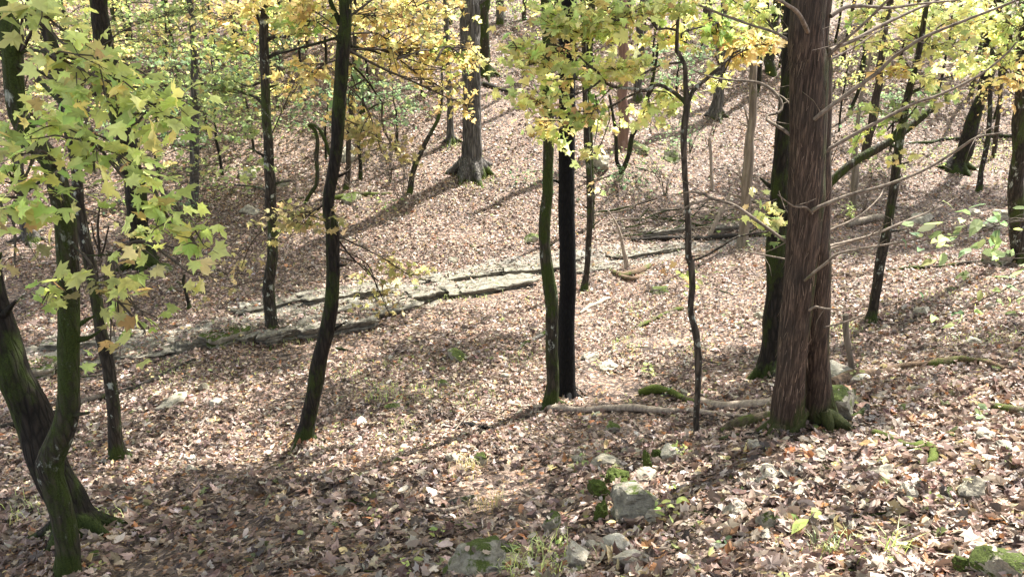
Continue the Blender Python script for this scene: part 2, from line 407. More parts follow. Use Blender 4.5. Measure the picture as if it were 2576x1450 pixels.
def rock_mat(name, base=(.37, .34, .27), dark=(.14, .125, .10), moss=.3, mosscol=(.06, .08, .014), strat=True, zs=9):
    m, t, N, L = newmat(name)
    g = nd(t, "ShaderNodeTexCoord").outputs["Object"]
    n1 = noise(t, g, 9, 8, .7); n2 = noise(t, g, 48, 6, .75); st = noise(t, mapping(t, g, (1, 1, zs)), 4, 5, .6, .5)
    c = ramp(t, n1, [(.3, dark), (.55, base), (.8, tuple(min(.7, x*1.35) for x in base))])
    c = mixc(t, .45, c, ramp(t, n2, [(.35, tuple(x*.4 for x in dark)), (.6, (.55, .53, .46))]), 'SOFT_LIGHT')
    c = mixc(t, ramp(t, n2, [(.62, (0, 0, 0)), (.72, (.5, .5, .5))]), c, (.10, .105, .085))
    sx = nd(t, "ShaderNodeSeparateXYZ"); L.new(nd(t, "ShaderNodeNewGeometry").outputs["Normal"], sx.inputs[0])
    mn = noise(t, g, 6, 7, .7)
    up = math_(t, 'MULTIPLY', sx.outputs[2], .22)
    mm = ramp(t, math_(t, 'ADD', mn, up), [(.92-moss*.5, (0, 0, 0)), (.98-moss*.5, (1, 1, 1))])
    fine = noise(t, g, 140, 3, .7)
    if moss > 0: c = mixc(t, mm, c, ramp(t, fine, [(.3, tuple(x*.35 for x in mosscol)), (.7, tuple(x*1.5 for x in mosscol))]))
    h = math_(t, 'ADD', math_(t, 'ADD', n1, math_(t, 'MULTIPLY', n2, .5)), math_(t, 'MULTIPLY', st, .7 if strat else 0.))
    h = math_(t, 'ADD', h, math_(t, 'MULTIPLY', fine, .25))
    finish(t, c, .85, h, .9, .03, .25); return m
M_ROCK = rock_mat("grey_limestone", moss=.25)
M_ROCK_MOSS = rock_mat("mossy_limestone", moss=.72)
M_ROCK_SPECK = rock_mat("part_mossy_limestone", (.30, .28, .23), (.10, .09, .07), moss=.5)
M_ROCK_BARE = rock_mat("bare_tan_limestone", (.46, .42, .34), (.22, .19, .15), moss=.05)
M_ROCK_PALE = rock_mat("pale_limestone", (.46, .43, .36), (.24, .22, .18), moss=.1)
M_SLAB = rock_mat("creek_limestone", (.24, .222, .182), (.06, .055, .045), moss=.25, zs=40)
M_MOSS = rock_mat("moss_cushion", (.12, .10, .05), (.03, .03, .012), moss=1.05, mosscol=(.06, .082, .012), strat=False)

def ground_mat():
    m, t, N, L = newmat("leaf_mould")
    g = nd(t, "ShaderNodeTexCoord").outputs["Object"]
    wv = nd(t, "ShaderNodeTexNoise"); wv.inputs["Scale"].default_value = 9; L.new(g, wv.inputs["Vector"])
    vv = nd(t, "ShaderNodeVectorMath", operation='MULTIPLY_ADD'); L.new(wv.outputs["Color"], vv.inputs[0]); vv.inputs[1].default_value = (.12, .12, .12); L.new(g, vv.inputs[2])
    cells = []
    for sc in (21, 31):
        v = nd(t, "ShaderNodeTexVoronoi"); v.inputs["Scale"].default_value = sc; L.new(vv.outputs[0], v.inputs["Vector"]); cells.append(v)
    stops = [(0, (.025, .016, .012)), (.25, (.06, .038, .028)), (.45, (.13, .085, .062)), (.65, (.24, .17, .125)), (.82, (.36, .27, .21)), (.93, (.22, .09, .04)), (1, (.36, .26, .12))]
    sep = nd(t, "ShaderNodeSeparateColor"); L.new(cells[0].outputs["Color"], sep.inputs[0])
    sep2 = nd(t, "ShaderNodeSeparateColor"); L.new(cells[1].outputs["Color"], sep2.inputs[0])
    c1 = ramp(t, sep.outputs[0], stops); c2 = ramp(t, sep2.outputs[1], stops)
    c = mixc(t, math_(t, 'GREATER_THAN', sep.outputs[2], .5), c1, c2)
    c = mixc(t, ramp(t, cells[0].outputs["Distance"], [(.45, (0, 0, 0)), (.75, (.8, .8, .8))]), c, (.03, .02, .015))
    big = noise(t, g, .7, 4, .6)
    c = mixc(t, ramp(t, big, [(.5, (0, 0, 0)), (.75, (.35, .35, .35))]), c, (.05, .035, .026))
    a = nd(t, "ShaderNodeAttribute", attribute_name="Col")     # red channel: bare rock of the creek bed
    sa = nd(t, "ShaderNodeSeparateColor"); L.new(a.outputs["Color"], sa.inputs[0])
    rn = noise(t, g, 3.5, 8, .65)
    rc = ramp(t, rn, [(.3, (.06, .052, .042)), (.55, (.19, .175, .14)), (.75, (.33, .305, .25))])
    rm = ramp(t, math_(t, 'ADD', sa.outputs[0], math_(t, 'MULTIPLY', math_(t, 'SUBTRACT', rn, .5), .8)), [(.45, (0, 0, 0)), (.55, (1, 1, 1))])
    c = mixc(t, rm, c, rc)
    hh = math_(t, 'ADD', math_(t, 'MULTIPLY', sep.outputs[1], 1.0), math_(t, 'MULTIPLY', cells[1].outputs["Distance"], -1.2))
    hh = math_(t, 'ADD', hh, math_(t, 'MULTIPLY', rn, .4))
    finish(t, c, .75, hh, .7, .03, .3); return m
M_GROUND = ground_mat()

# ------------------------------------------------------------------ the ground
mb = MB()
V = np.stack([GX, GY, HH], -1).reshape(-1, 3); nx, ny = len(XS), len(YS)
i = np.arange(ny-1)[:, None]*nx; j = np.arange(nx-1)[None]
Fq = np.stack([i+j, i+j+1, i+nx+j+1, i+nx+j], -1).reshape(-1, 4)
cc = np.column_stack([CM.ravel(), CM.ravel()*0, CM.ravel()*0, np.ones(CM.size)])
mb.add(V, Fq, 0, cc)
g = link("forest_ground", mb.mesh("forest_ground"), M_GROUND); tag(g, kind="structure", label="steep wooded slope and far hillside under fallen leaves")

# ------------------------------------------------------------------ leaf litter (nobody could count it)
LIT = [(.31, .228, .175), (.385, .295, .232), (.21, .142, .108), (.45, .375, .31), (.15, .095, .072), (.30, .14, .06), (.46, .36, .18), (.48, .41, .36), (.07, .046, .036), (.20, .22, .08)]
LITW = [22, 16, 19, 7, 16, 4, 3.5, 3, 14, 1.4]
def rock_mask(x, y):
    return np.clip(1.05-(creek_dist(x, y)+.35*fbm(x*.6, y*.6, 3, 3)), 0, 1)
LMB = MB(); SREG = []
def top_z(x, y):
    z = hgt(x, y)
    for cx, cy_, ca, sa, L, W, zt in SREG:
        u = ((x-cx)*ca+(y-cy_)*sa)/(L*.45); v = (-(x-cx)*sa+(y-cy_)*ca-W*.5)/(W*.43)
        z = np.where(u*u+v*v < 1, np.maximum(z, zt), z)
    return z
def litter(m, y0, y1, dens, temps, smin, smax, seed, tilt):
    rng = np.random.default_rng(seed)
    hw = lambda y: y*.74+1.2
    area = (hw(y0)+hw(y1))*(y1-y0); N = int(area*dens)
    y = np.sqrt(rng.uniform(0, 1, N)*((y1+1.6)**2-(y0+1.6)**2)+(y0+1.6)**2)-1.6
    x = rng.uniform(-1, 1, N)*hw(y)
    keep = rng.uniform(0, 1, N) > .40*np.clip(rock_mask(x, y)*2.2, 0, 1)
    keep &= rng.uniform(0, 1, N) < (.82+.7*fbm(x*.8, y*.8, 77, 3))
    x = x[keep]; y = y[keep]; N = len(x)
    nn = hnorm(x, y); nor = nn+rng.normal(0, tilt, (N, 3))
    size = np.exp(rng.normal(math.log((smin+smax)/2), .36, N)).clip(smin*.6, smax*1.35)
    z = top_z(x, y)+rng.uniform(.004, .035, N)*np.where(rng.uniform(0, 1, N) > .8, 1.6, 1)
    cols = pal(LIT, LITW, N, rng, .22)*(1-.42*np.clip(fbm(x*1.1, y*1.1, 91, 3)-.1, 0, 1))[:, None]
    put_leaves(m, np.column_stack([x, y, z]), nor, size, cols, temps, rng, centre=True, curl=(.3, 2.6))

# ------------------------------------------------------------------ labels that say where a small thing lies
LAND = [(2040,1075,"the shaggy cedar"),(1410,1005,"the charred black trunk"),(1755,1095,"the crooked sapling"),
 (765,1110,"the dark curved trunk"),(300,1150,"the slim wavy maple"),(175,1400,"the kinked maple"),
 (685,840,"the ledge tree"),(1185,435,"the big grey oak"),(2190,805,"the slim leaning trunk"),
 (2562,650,"the right edge trunk"),(1470,730,"the creekside thin trunk"),(1865,620,"the pale bare trunk"),
 (360,670,"the dark far bank trunk"),(1155,885,"the mossy capstone"),(1590,1260,"the big square rock"),
 (2110,1020,"the mossy boulder"),(1180,1400,"the pale bottom rock"),(2440,1240,"the cracked rock"),(1560,430,"the V-shaped sapling"),(1030,485,"the small leaning tree")]
USED = {}
def where(px, py, skip=None):
    c = sorted(LAND, key=lambda l: (l[0]-px)**2+((l[1]-py)*1.6)**2)
    for lx, ly, nm in [l for l in c if l[2] != skip][:6]:
        dx, dy = px-lx, py-ly; r = math.hypot(dx, dy*1.6)
        a = "to the right of" if dx > 0 else "to the left of"
        if abs(dx) < abs(dy)*1.2: a = "in front of" if dy > 0 else "behind"
        elif abs(dy) > abs(dx)*.35: a = ("front " if dy > 0 else "rear ")+a.replace("to the ", "")
        ds = "close " if r < 110 else "slightly " if r < 220 else "farther " if r < 380 else "well "
        yield f"{ds}{a} {nm}"
def lab(desc, px, py, must=True):
    for wd in where(px, py):
        s = f"{desc}, {wd}"
        if len(s.split()) > 16: print("LONG", s)
        if s not in USED: USED[s] = 1; return s
    return None

def lean_leaves(c, r0, r1, zup, N, seed, size=(.04, .09)):
    rng = np.random.default_rng(seed+9000); a = rng.uniform(0, 2*math.pi, N); rr = rng.uniform(r0, r1, N)
    x = c[0]+np.cos(a)*rr; y = c[1]+np.sin(a)*rr; k = 1-(rr-r0)/max(r1-r0, 1e-6)
    nor = np.stack([np.cos(a)*k*1.2, np.sin(a)*k*1.2, np.ones(N)], -1)+rng.normal(0, .35, (N, 3))
    z = hgt(x, y)+.015+k*zup*rng.uniform(.2, 1, N)
    put_leaves(LMB, np.column_stack([x, y, z]), nor, rng.uniform(size[0], size[1], N), pal(LIT, LITW, N, rng, .22), LITTER, rng, centre=True, curl=(.3, 2.6))

# ------------------------------------------------------------------ trees
DENS = 1.55
def grow_spray(mbB, mbL, A, C, R, n, size, palette, rng, r0=.012, temps=TREELEAF, flat=.75, droop=.25):
    A = np.asarray(A); C = np.asarray(C); R = np.asarray(R)*np.array([1.5, 1.5 if R[1] > .25 else .9, 1.05])
    d = C-A; mid = A+d*.5+np.array([0, 0, .10*np.linalg.norm(d)])+rng.normal(0, .05, 3)*np.linalg.norm(d)
    out = nrm(d[None])[0]*np.array([1, 1, .3]); end = C+out*R.mean()*.6
    p, r = tube(mbB, [A, mid, C, end], [r0, r0*.75, r0*.5, .0025], segs=6, step=max(.06, np.linalg.norm(d)/12), wob=1.5, seed=int(rng.integers(1e6)))
    n = int(n*DENS); k = max(4, int(n/6)); pos = []; dirs = []
    per = int(math.ceil(n/k))
    for q in range(k):
        t = rng.uniform(.25, 1)**.8; s = p[int(t*(len(p)-1))]
        e = C+rng.uniform(-1, 1, 3)*R*.9+rng.normal(0, .2, 3)*R
        v = e-s; ln = np.linalg.norm(v)
        lift = np.array([0, 0, .08*ln]); m1 = s+v*.35+lift+rng.normal(0, .06, 3)*ln; m2 = s+v*.7+lift+rng.normal(0, .06, 3)*ln
        rr = min(.0045+ln*.003, r0*.6)
        tp, _ = tube(mbB, [s, m1, m2, e], [rr, rr*.75, rr*.5, .0012], segs=4, step=max(.08, ln/7))
        ts = rng.uniform(.35, 1.02, per); idx = np.clip((ts*(len(tp)-1)).astype(int), 0, len(tp)-1)
        b = tp[idx]+rng.normal(0, 1, (per, 3))*np.array([.075, .075, .05])*(size/.09)
        pos.append(b); dd = nrm(v[None])*.7+rng.normal(0, .7, (per, 3)); dd[:, 2] -= droop+.25; dirs.append(dd)
    pos = np.vstack(pos); dirs = np.vstack(dirs); N = len(pos)
    nor = np.array([0, 0, .85])+rng.normal(0, flat, (N, 3))
    sz = size*np.exp(rng.normal(0, .22, N)); cols = pal(palette[0], palette[1], N, rng, .16)
    put_leaves(mbL, pos, nor, sz, cols, temps, rng, dirv=dirs, curl=(-.6, 2.8))

GREEN = ([(.22, .28, .12), (.29, .35, .14), (.37, .41, .16), (.17, .22, .10), (.42, .36, .16)], [3, 4, 3, 2, 1.2])
BLUEGREEN = ([(.16, .24, .13), (.22, .31, .16), (.30, .37, .18)], [2, 3, 1])
LIME = ([(.44, .49, .20), (.54, .56, .24), (.35, .42, .17), (.64, .59, .25), (.55, .42, .20)], [4, 4, 3, 2.8, .8])
PALEGREEN = ([(.46, .54, .20), (.56, .61, .24), (.36, .46, .16), (.64, .60, .22), (.52, .38, .18)], [4, 4, 3, 2.4, .8])
YELLOW = ([(.70, .66, .30), (.74, .70, .38), (.58, .62, .27), (.64, .52, .27), (.46, .54, .23), (.44, .32, .17)], [4, 4, 4, 1.4, 3.4, .5])
ORANGE = ([(.60, .48, .22), (.54, .40, .18), (.66, .56, .27), (.52, .50, .21), (.36, .24, .13)], [4, 2, 4, 4, .7])
TAN = ([(.44, .36, .18), (.50, .43, .22), (.36, .32, .15), (.34, .34, .14)], [3, 2, 3, 2])
MIX = ([(.60, .54, .22), (.44, .48, .18), (.30, .38, .13), (.56, .42, .20), (.22, .30, .11)], [3, 3, 3, 2.5, 2])
PALS = dict(G=GREEN, B=BLUEGREEN, L=LIME, P=PALEGREEN, Y=YELLOW, O=ORANGE, T=TAN, M=MIX)

# high crowns (above the picture, they shade the slope): three shared meshes
def crown_mesh(seed, palette):
    rng = np.random.default_rng(seed); mb = MB(); LV = MB()
    for k in range(9):
        a = k*2.4+rng.uniform(-.3, .3); z = rng.uniform(.5, 3.2); R = rng.uniform(1.8, 3.0)
        e = np.array([math.cos(a)*R, math.sin(a)*R, z+rng.uniform(.3, 1.0)])
        s = np.array([0, 0, z*.5-.8]); m = (s+e)/2+np.array([0, 0, .3])
        tube(mb, [s, m, e], [.07, .045, .015], segs=5, step=.4)
        N = 420; pos = e+rng.normal(size=(N, 3))*np.array([.68, .68, .34])
        nor = np.array([0, 0, 1.])+rng.normal(0, .6, (N, 3))
        put_leaves(LV, pos, nor, rng.uniform(.13, .21, N), pal(palette[0], palette[1], N, rng), [MAPLE_LOW], rng)
    for v, f, c in zip(LV.v, LV.f, LV.c): pass
    for v, f, mi, c in zip(LV.v, LV.f, LV.m, LV.c): mb.v.append(v); mb.f.append(f+mb.n); mb.m.append(mi+1); mb.c.append(c)
    mb.n += LV.n
    me = mb.mesh("crown", (0, 0, 0), False); me.materials.append(M_BARK_BROWN); me.materials.append(M_LEAF); return me
CROWNS = [crown_mesh(901, GREEN), crown_mesh(902, LIME), crown_mesh(903, MIX)]
NCR = [0]; CRL = []
def put_crown(T, p, sc=1.0):
    me = CROWNS[NCR[0] % 3]; NCR[0] += 1
    o = bpy.data.objects.new("crown", me); COL.objects.link(o); o.parent = T.o
    CRL.append((np.asarray(p), sc, o, T)); o.location = Vector(p-T.loc); o.rotation_euler = (0, 0, NCR[0]*1.7); o.scale = (sc, sc, sc*.9); return o

def tree(name, label, cat, pts, mat, H=9, crown=1.0, sprays=(), limbs=(), segs=14, rough=.08, ridge=0, nridge=11, wob=.25,
         seed=0, group=None, roots=0, rootlen=.35, Y=None, leaf=.09, lean=None, step=.07, leafname="foliage", Yoff=0., rootdirs=None, dens=1.):
    """pts: (px, py, width px[, dY]) from the base up"""
    rng = np.random.default_rng(seed+1000)
    base = at(pts[0][0], pts[0][1]) if Y is None else P(pts[0][0], pts[0][1], Y)
    Y0 = base[1]+Yoff; W = []; R = []
    for q in pts:
        dy = q[3] if len(q) > 3 else 0
        p = P(q[0], q[1], Y0+dy); W.append(p); R.append(q[2]/2/F*depth(p))
    T = Thing(name, label, cat, W[0], group)
    mb = MB()
    under = W[0]-np.array([0, 0, .25]); pp = [under]+W; rr = [R[0]*1.05]+R
    if H:
        last = W[-1]; d = nrm((W[-1]-W[-2])[None])[0] if lean is None else np.array(lean, float)
        d = nrm((d*np.array([.6, .6, 1])+np.array([0, 0, 1.2]))[None])[0]
        topz = max(last[2]+1.5, W[0][2]+H); L = (topz-last[2])/d[2]
        for k in (.33, .66, 1.0):
            pp.append(last+d*L*k+np.array([*rng.normal(0, .06, 2), 0])*L*.3); rr.append(R[-1]*(1-.6*k))
    p, r = tube(mb, pp, rr, segs=segs, step=step, rough=rough, ridge=ridge, nridge=nridge, wob=wob, seed=seed)
    for k in range(roots):
        a = (rootdirs[k] if rootdirs else k*2*math.pi/roots+rng.uniform(-.3, .3)); dv = np.array([math.cos(a), math.sin(a)])
        q = []; L = rootlen*rng.uniform(.7, 1.25)
        Rb = R[1] if len(R) > 1 else R[0]
        for t, off, hh in ((0, .1, 1.5), (.25, .75, .55), (.6, .8, .18), (1.0, .8, -.15)):
            xy = W[0][:2]+dv*(Rb*off+L*t)+rng.normal(0, .02, 2)*L
            q.append([xy[0], xy[1], (W[0][2] if t == 0 else float(hgt(*xy)))+Rb*hh])
        tube(mb, q, [Rb*.48, Rb*.38, Rb*.22, Rb*.06], segs=9, step=.05, rough=.2, seed=seed+k)
    for k in range(4 if R[0] > .03 and len(W) > 4 else 0):
        i_ = int(rng.uniform(.15, .6)*len(p)); a = rng.uniform(0, 6.28); dv = np.array([math.cos(a), math.sin(a)*.6, rng.uniform(.1, .8)]); L_ = rng.uniform(.6, 3.2)*r[i_]+r[i_]
        tube(mb, [p[i_], p[i_]+dv*L_*.6, p[i_]+dv*L_+rng.normal(0, .2, 3)*r[i_]], [r[i_]*.42, r[i_]*.22, r[i_]*.10], segs=7, step=.03, rough=.2, seed=k)
    if Y is None and W[0][1] < 17:
        lean_leaves(W[0], R[0]*.8, R[0]*1.1+.16, .06, int(30+R[0]*350), seed)
    T.part("trunk", mb, mat)
    if H and crown:
        put_crown(T, p[-1]-np.array([0, 0, .6]), crown)
    for q in limbs:
        mbl = MB(); sp = q[0]; W2 = []; R2 = []
        for z in q:
            pt = P(z[0], z[1], Y0+(z[3] if len(z) > 3 else 0)); W2.append(pt); R2.append(z[2]/2/F*depth(pt))
        tube(mbl, W2, R2, segs=7, step=.05, rough=.1, wob=.8, seed=seed+int(q[0][0]))
        T.part("branch", mbl, mat)
    fl = MB()
    for k, s in enumerate(sprays):
        # (ax, ay, cx, cy, rx, ry, dY, n, palette[, leaf size])
        ax, ay, cx, cy_, rx, ry, dY, nlv, pk = s[:9]; sz = s[9] if len(s) > 9 else leaf
        Aw = P(ax, ay, Y0); Cw = P(cx, cy_, Y0+dY); dp = depth(Cw)
        Rw = np.array([rx/F*dp, min((rx+ry)/2/F*dp*1.1, .24 if dp < 4.5 else 9), ry/F*dp])
        bb = MB(); ra = max(.004, min(.015, .004+.006*np.linalg.norm(Cw-Aw)))
        grow_spray(bb, fl, Aw, Cw, Rw, nlv*dens, sz, PALS[pk], rng, ra, TREELEAF if dp < 12 else [MAPLE_LOW])
        T.part("branch", bb, M_TWIG)
    T.part(leafname, fl, M_LEAF, smooth=False)
    T.Y0 = Y0
    return T

# --- the shaggy cedar
def cedar():
    base = at(2030, 1075); Y0 = base[1]
    T = Thing("cedar_tree", "large shaggy reddish cedar with stringy bark, bare dead branches and mossy foot", "tree", base)
    mb = MB()
    def col(pts, seed, segs):
        W = []; R = []
        for q in pts:
            p = P(q[0], q[1], Y0+(q[3] if len(q) > 3 else 0)); W.append(p); R.append(q[2]/2/F*depth(p))
        d = np.array([0.02, 0, 1.]); 
        for L in (2, 4, 6.): W.append(W[len(pts)-1]+d*L); R.append(R[len(pts)-1]*(1-.1*L))
        tube(mb, W, R, segs=segs, step=.03, rough=.06, ridge=.05, nridge=26, wob=.05, seed=seed)
    col([(1980, 1110, 104), (1982, 1040, 84), (1988, 960, 72), (1997, 860, 74), (2008, 760, 76), (2019, 650, 80), (2030, 520, 86), (2034, 350, 88), (2036, 180, 88), (2036, 0, 86)], 5, 60)
    col([(2062, 1040, 84, .10), (2060, 980, 66, .08), (2056, 900, 58, .07), (2054, 800, 60, .06), (2056, 680, 62, .05), (2060, 520, 60, .05), (2062, 350, 58, .06), (2064, 180, 56, .06), (2064, 0, 54, .06)], 8, 48)
    rng = np.random.default_rng(4)
    # root flares
    for (a, L, rr) in ((-2.75, .34, .07), (-2.3, .15, .06), (-1.2, .08, .05), (-.35, .20, .06), (2.9, .32, .06), (1.5, .3, .07)):
        c = np.array([base[0]+(-.06 if abs(a) > 1.5 else .10), base[1]])
        q = []
        for t, hh in ((-.25, .16), (.3, .07), (.7, .02), (1.1, -.06)):
            xy = c+np.array([math.cos(a), math.sin(a)])*(.06+L*t); q.append([xy[0], xy[1], float(hgt(*xy))+hh])
        tube(mb, q, [rr*.9, rr, rr*.65, rr*.3], segs=12, step=.03, rough=.12, ridge=.05, seed=int(L*100))
    # peeling strips of bark
    cv = np.concatenate([v for v in mb.v]); cv = cv[(cv[:, 2] < 3.3)]
    N = 1100; I = rng.integers(0, len(cv), N); Sv = []; Sf = []
    cx = base[0]; k = 0
    for q in I:
        p = cv[q]; ax = P(2035, 800, Y0)[0]
        o = np.array([p[0]-ax, p[1]-Y0, 0]); o /= max(np.linalg.norm(o), 1e-6)
        L = rng.uniform(.025, .12); wd = rng.uniform(.0008, .0028); side = np.array([-o[1], o[0], 0])
        lean = rng.normal(0, .14); out0 = .004; out1 = rng.uniform(.006, .022)
        a = p+o*out0; b = p+o*(out0+out1*.4)+np.array([0, 0, L*.5])+side*lean*L*.5; c = p+o*(out0+out1)+np.array([0, 0, L])+side*lean*L*1.1
        if rng.uniform() < .5: b[2] = p[2]-L*.5; c[2] = p[2]-L
        Sv += [a-side*wd, a+side*wd, b-side*wd, b+side*wd, c-side*wd*.3, c+side*wd*.3]
        Sf += [[k, k+1, k+3, k+2], [k+2, k+3, k+5, k+4]]; k += 6
    mb.add(Sv, Sf, 1)
    T.part("trunk", mb, [M_CEDAR, M_STRIP])
    BR = [
     [(2085,38,12),(2122,17,11),(2166,13,9),(2239,18,8),(2306,12,6),(2409,2,5),(2520,-20,3)],
     [(2080,125,14),(2099,117,12),(2156,97,11),(2222,63,10),(2289,27,9),(2356,-3,8),(2450,-60,4)],
     [(2075,150,10),(2086,143,10),(2122,107,9),(2166,67,8),(2236,-3,7),(2290,-60,4)],
     [(2085,150,6),(2099,143,6),(2166,110,5),(2222,73,4),(2259,60,2)],
     [(2050,300,10),(2066,287,13),(2122,243,12),(2209,180,11),(2249,140,10),(2322,90,9),(2422,50,8),(2553,0,7),(2640,-40,4)],
     [(2080,378,12),(2092,370,11),(2172,323,10),(2289,263,9),(2356,240,8),(2456,193,7),(2523,143,6),(2556,107,5)],
     [(2050,528,12),(2060,521,12),(2138,491,10),(2209,473,9),(2326,429,8),(2400,385,8),(2456,345,7),(2523,333,3)],
     [(2080,618,8),(2092,614,8),(2191,591,7),(2280,553,6),(2351,525,5),(2404,497,3)],
     [(2080,632,7),(2092,626,7),(2173,600,6),(2244,571,6),(2333,529,5),(2387,493,3)],
     [(2030,708,8),(2038,699,8),(2088,656,8),(2116,635,7),(2209,616,6),(2280,603,6),(2330,589,4)],
     [(2080,580,6),(2156,546,5),(2209,500,4),(2223,475,2)],
     [(2065,826,6),(2077,822,6),(2138,806,5),(2177,790,4)],
     [(2035,782,7),(2052,772,7),(2074,777,6),(2124,777,3)],
     [(2040,536,6),(2024,520,6),(1996,518,5),(1957,489,3)],
     [(2038,75,12),(2032,63,13),(2006,33,12),(1956,3,9),(1929,-8,6)],
     [(2000,116,10),(1989,110,9),(1956,87,8),(1922,72,7),(1889,62,8),(1850,47,8),(1800,30,7),(1740,5,5)],
     [(2012,358,10),(2002,350,9),(1972,327,9),(1930,302,8),(1930,290,8),(1958,283,8),(1966,263,9),(1949,233,9),(1922,213,8),(1889,203,7),(1800,197,5),(1745,180,4)],
     [(1990,616,9),(1978,609,9),(1910,560,9),(1849,518,9),(1789,497,8),(1771,486,7),(1732,482,5),(1700,490,3)],
     [(1985,656,5),(1974,653,5),(1920,641,4),(1870,630,3)],
     [(1990,540,3),(1975,520,3),(1960,480,2)],
     [(2000,282,5),(1975,250,4),(1940,228,3)]]
    YY = [.2, .3, -.2, .2, -.3, -.1, -.2, .4, .5, -.3, .3, -.1, -.1, -.15, -.25, .3, .25, .2, .2, .1, .2]
    for k, (b, yo) in enumerate(zip(BR, YY)):
        m2 = MB(); W = []; R = []; n_ = len(b)
        front = k in (4, 6, 9, 12, 13, 14)
        y0 = Y0-.13 if front else Y0
        for q, z in enumerate(b):
            p = P(z[0], z[1], y0+yo*(q/(n_-1))**1.3*1.6); W.append(p); R.append(z[2]/2/F*depth(p))
        R[0] *= 1.15
        tube(m2, W, [x*.9 for x in R], segs=9, step=.03, rough=.16, wob=1.5, seed=40+k)
        rg = np.random.default_rng(60+k)
        for _ in range(4 if n_ > 5 else 1):
            s = W[rg.integers(1, n_-1)]; e = s+rg.normal(0, .16, 3)+np.array([0, 0, .02])
            tube(m2, [s, (s+e)/2+rg.normal(0, .02, 3), e], [.0035, .0025, .001], segs=5, step=.05)
        T.part("dead_branch", m2, M_DEADTWIG)
    m2 = MB(); W = [P(1789, 499, Y0+.15), P(1725, 521, Y0+.2), P(1671, 560, Y0+.25), P(1600, 596, Y0+.3), P(1547, 600, Y0+.4)]
    tube(m2, W, [.009, .008, .006, .004, .002], segs=7, step=.04, wob=.5); T.part("dead_branch", m2, M_DEADTWIG)
    put_crown(T, P(2045, 0, Y0)+np.array([.1, 0, 6.5]), 1.1)
    return T
M_STRIP = bark("peeling_bark_strip", (.07, .042, .03), (.36, .26, .19), 0, crack=False)
lean_leaves(at(2030, 1075), .26, .6, .07, 160, 77)
cedar()

tree("maple_tree", "mossy dark trunk leaning right just behind the cedar", "tree",
     [(1938,942,74),(1945,900,62),(1950,800,56),(1954,700,54),(1957,600,52),(1962,500,48),(1968,400,44),(1976,300,40),(1984,200,38),(1994,0,36)],
     M_BARK_DARK, H=10, seed=3, roots=4, rootlen=.3, segs=20,
     sprays=[(1962,500,1925,540,38,22,-.5,26,'Y'),(1984,200,1890,90,60,45,.6,60,'Y'),(1984,150,1870,20,70,40,.8,60,'L'),(1965,560,1905,590,20,14,-.6,7,'G')])

SAP = tree("maple_sapling", "crooked slender sapling with spreading yellow leaves left of the cedar", "tree",
     [(1757,1098,18),(1752,1060,15),(1756,980,15),(1757,900,18),(1752,840,18),(1738,780,15),(1743,720,18),(1740,665,17),(1733,645,18),(1732,560,15),(1724,450,14),(1720,340,16),(1728,265,18),
      (1724,213,12),(1722,160,11),(1702,127,11),(1704,80,9),(1707,33,8),(1712,-60,6)],
     M_BARK_THIN, H=4.0, crown=.45, seed=5, roots=0, wob=.2, segs=12,
     limbs=[[(1729,268,12),(1699,237,11),(1655,213,9),(1622,227,8,-.1),(1579,222,8,-.15),(1542,220,8,-.2),(1515,200,7,-.2),(1502,180,6,-.2),(1478,163,5,-.2),(1458,143,4,-.2)],
            [(1512,203,6,-.2),(1478,227,5,-.25),(1412,243,4,-.3)],
            [(1652,215,6),(1612,230,5,.1),(1572,247,5,.15),(1532,270,5,.2),(1458,280,4,.3)],
            [(1530,270,4,.2),(1534,300,3,.2),(1524,330,3,.2),(1512,360,2,.2)],
            [(1498,240,4,-.2),(1505,290,3,-.2),(1502,330,3,-.2),(1495,362,2,-.2)],
            [(1733,258,12),(1745,228,11),(1772,203,10),(1819,160,9,.1),(1845,133,7,.2),(1905,117,6,.3),(1960,100,4,.3)],
            [(1722,157,6),(1672,163,6,-.1),(1640,175,5,-.2),(1612,190,4,-.3)],
            [(1704,75,7),(1675,70,6,-.1),(1652,73,6,-.2),(1638,52,5,-.2),(1612,37,4,-.3)],
            [(1715,95,5),(1722,80,5,.1),(1795,63,4,.2),(1832,53,3,.3)],
            [(1742,655,7),(1780,640,6),(1821,617,6),(1856,596,5),(1931,582,4)],
            [(1728,560,4),(1700,545,3),(1660,550,2)],
            [(1757,900,3),(1790,910,3),(1830,915,2)]],
     sprays=[(1458,143,1350,160,80,40,-.3,70,'Y'),(1478,163,1460,90,90,50,-.2,95,'Y'),(1412,243,1340,265,80,40,-.3,62,'Y'),
             (1458,280,1400,345,75,24,.2,34,'Y'),(1612,37,1560,50,90,48,-.3,95,'L'),(1704,60,1660,110,80,42,.2,62,'Y'),
             (1612,190,1560,175,80,42,-.2,72,'Y'),(1652,213,1610,300,90,26,.2,42,'Y'),(1795,63,1800,90,80,50,.3,75,'M'),
             (1512,360,1500,388,50,16,.2,14,'Y'),(1845,133,1870,150,60,30,.3,40,'O'),(1707,33,1700,20,80,36,0,60,'L'),
             (1542,220,1480,300,60,30,-.2,34,'M'),(1458,143,1300,120,50,40,-.4,34,'Y'),(1455,130,1400,40,80,50,-.2,50,'L'),(1612,230,1700,250,60,40,.3,30,'L'),(1512,203,1440,200,90,40,0,50,'M'),(1845,133,1800,220,50,30,.5,20,'Y'),(1458,280,1330,330,40,16,.3,14,'O'),(1819,160,1930,110,50,30,.2,26,'O'),(1742,700,1742,700,60,26,.2,9,'P')], leaf=.068, dens=1.0)

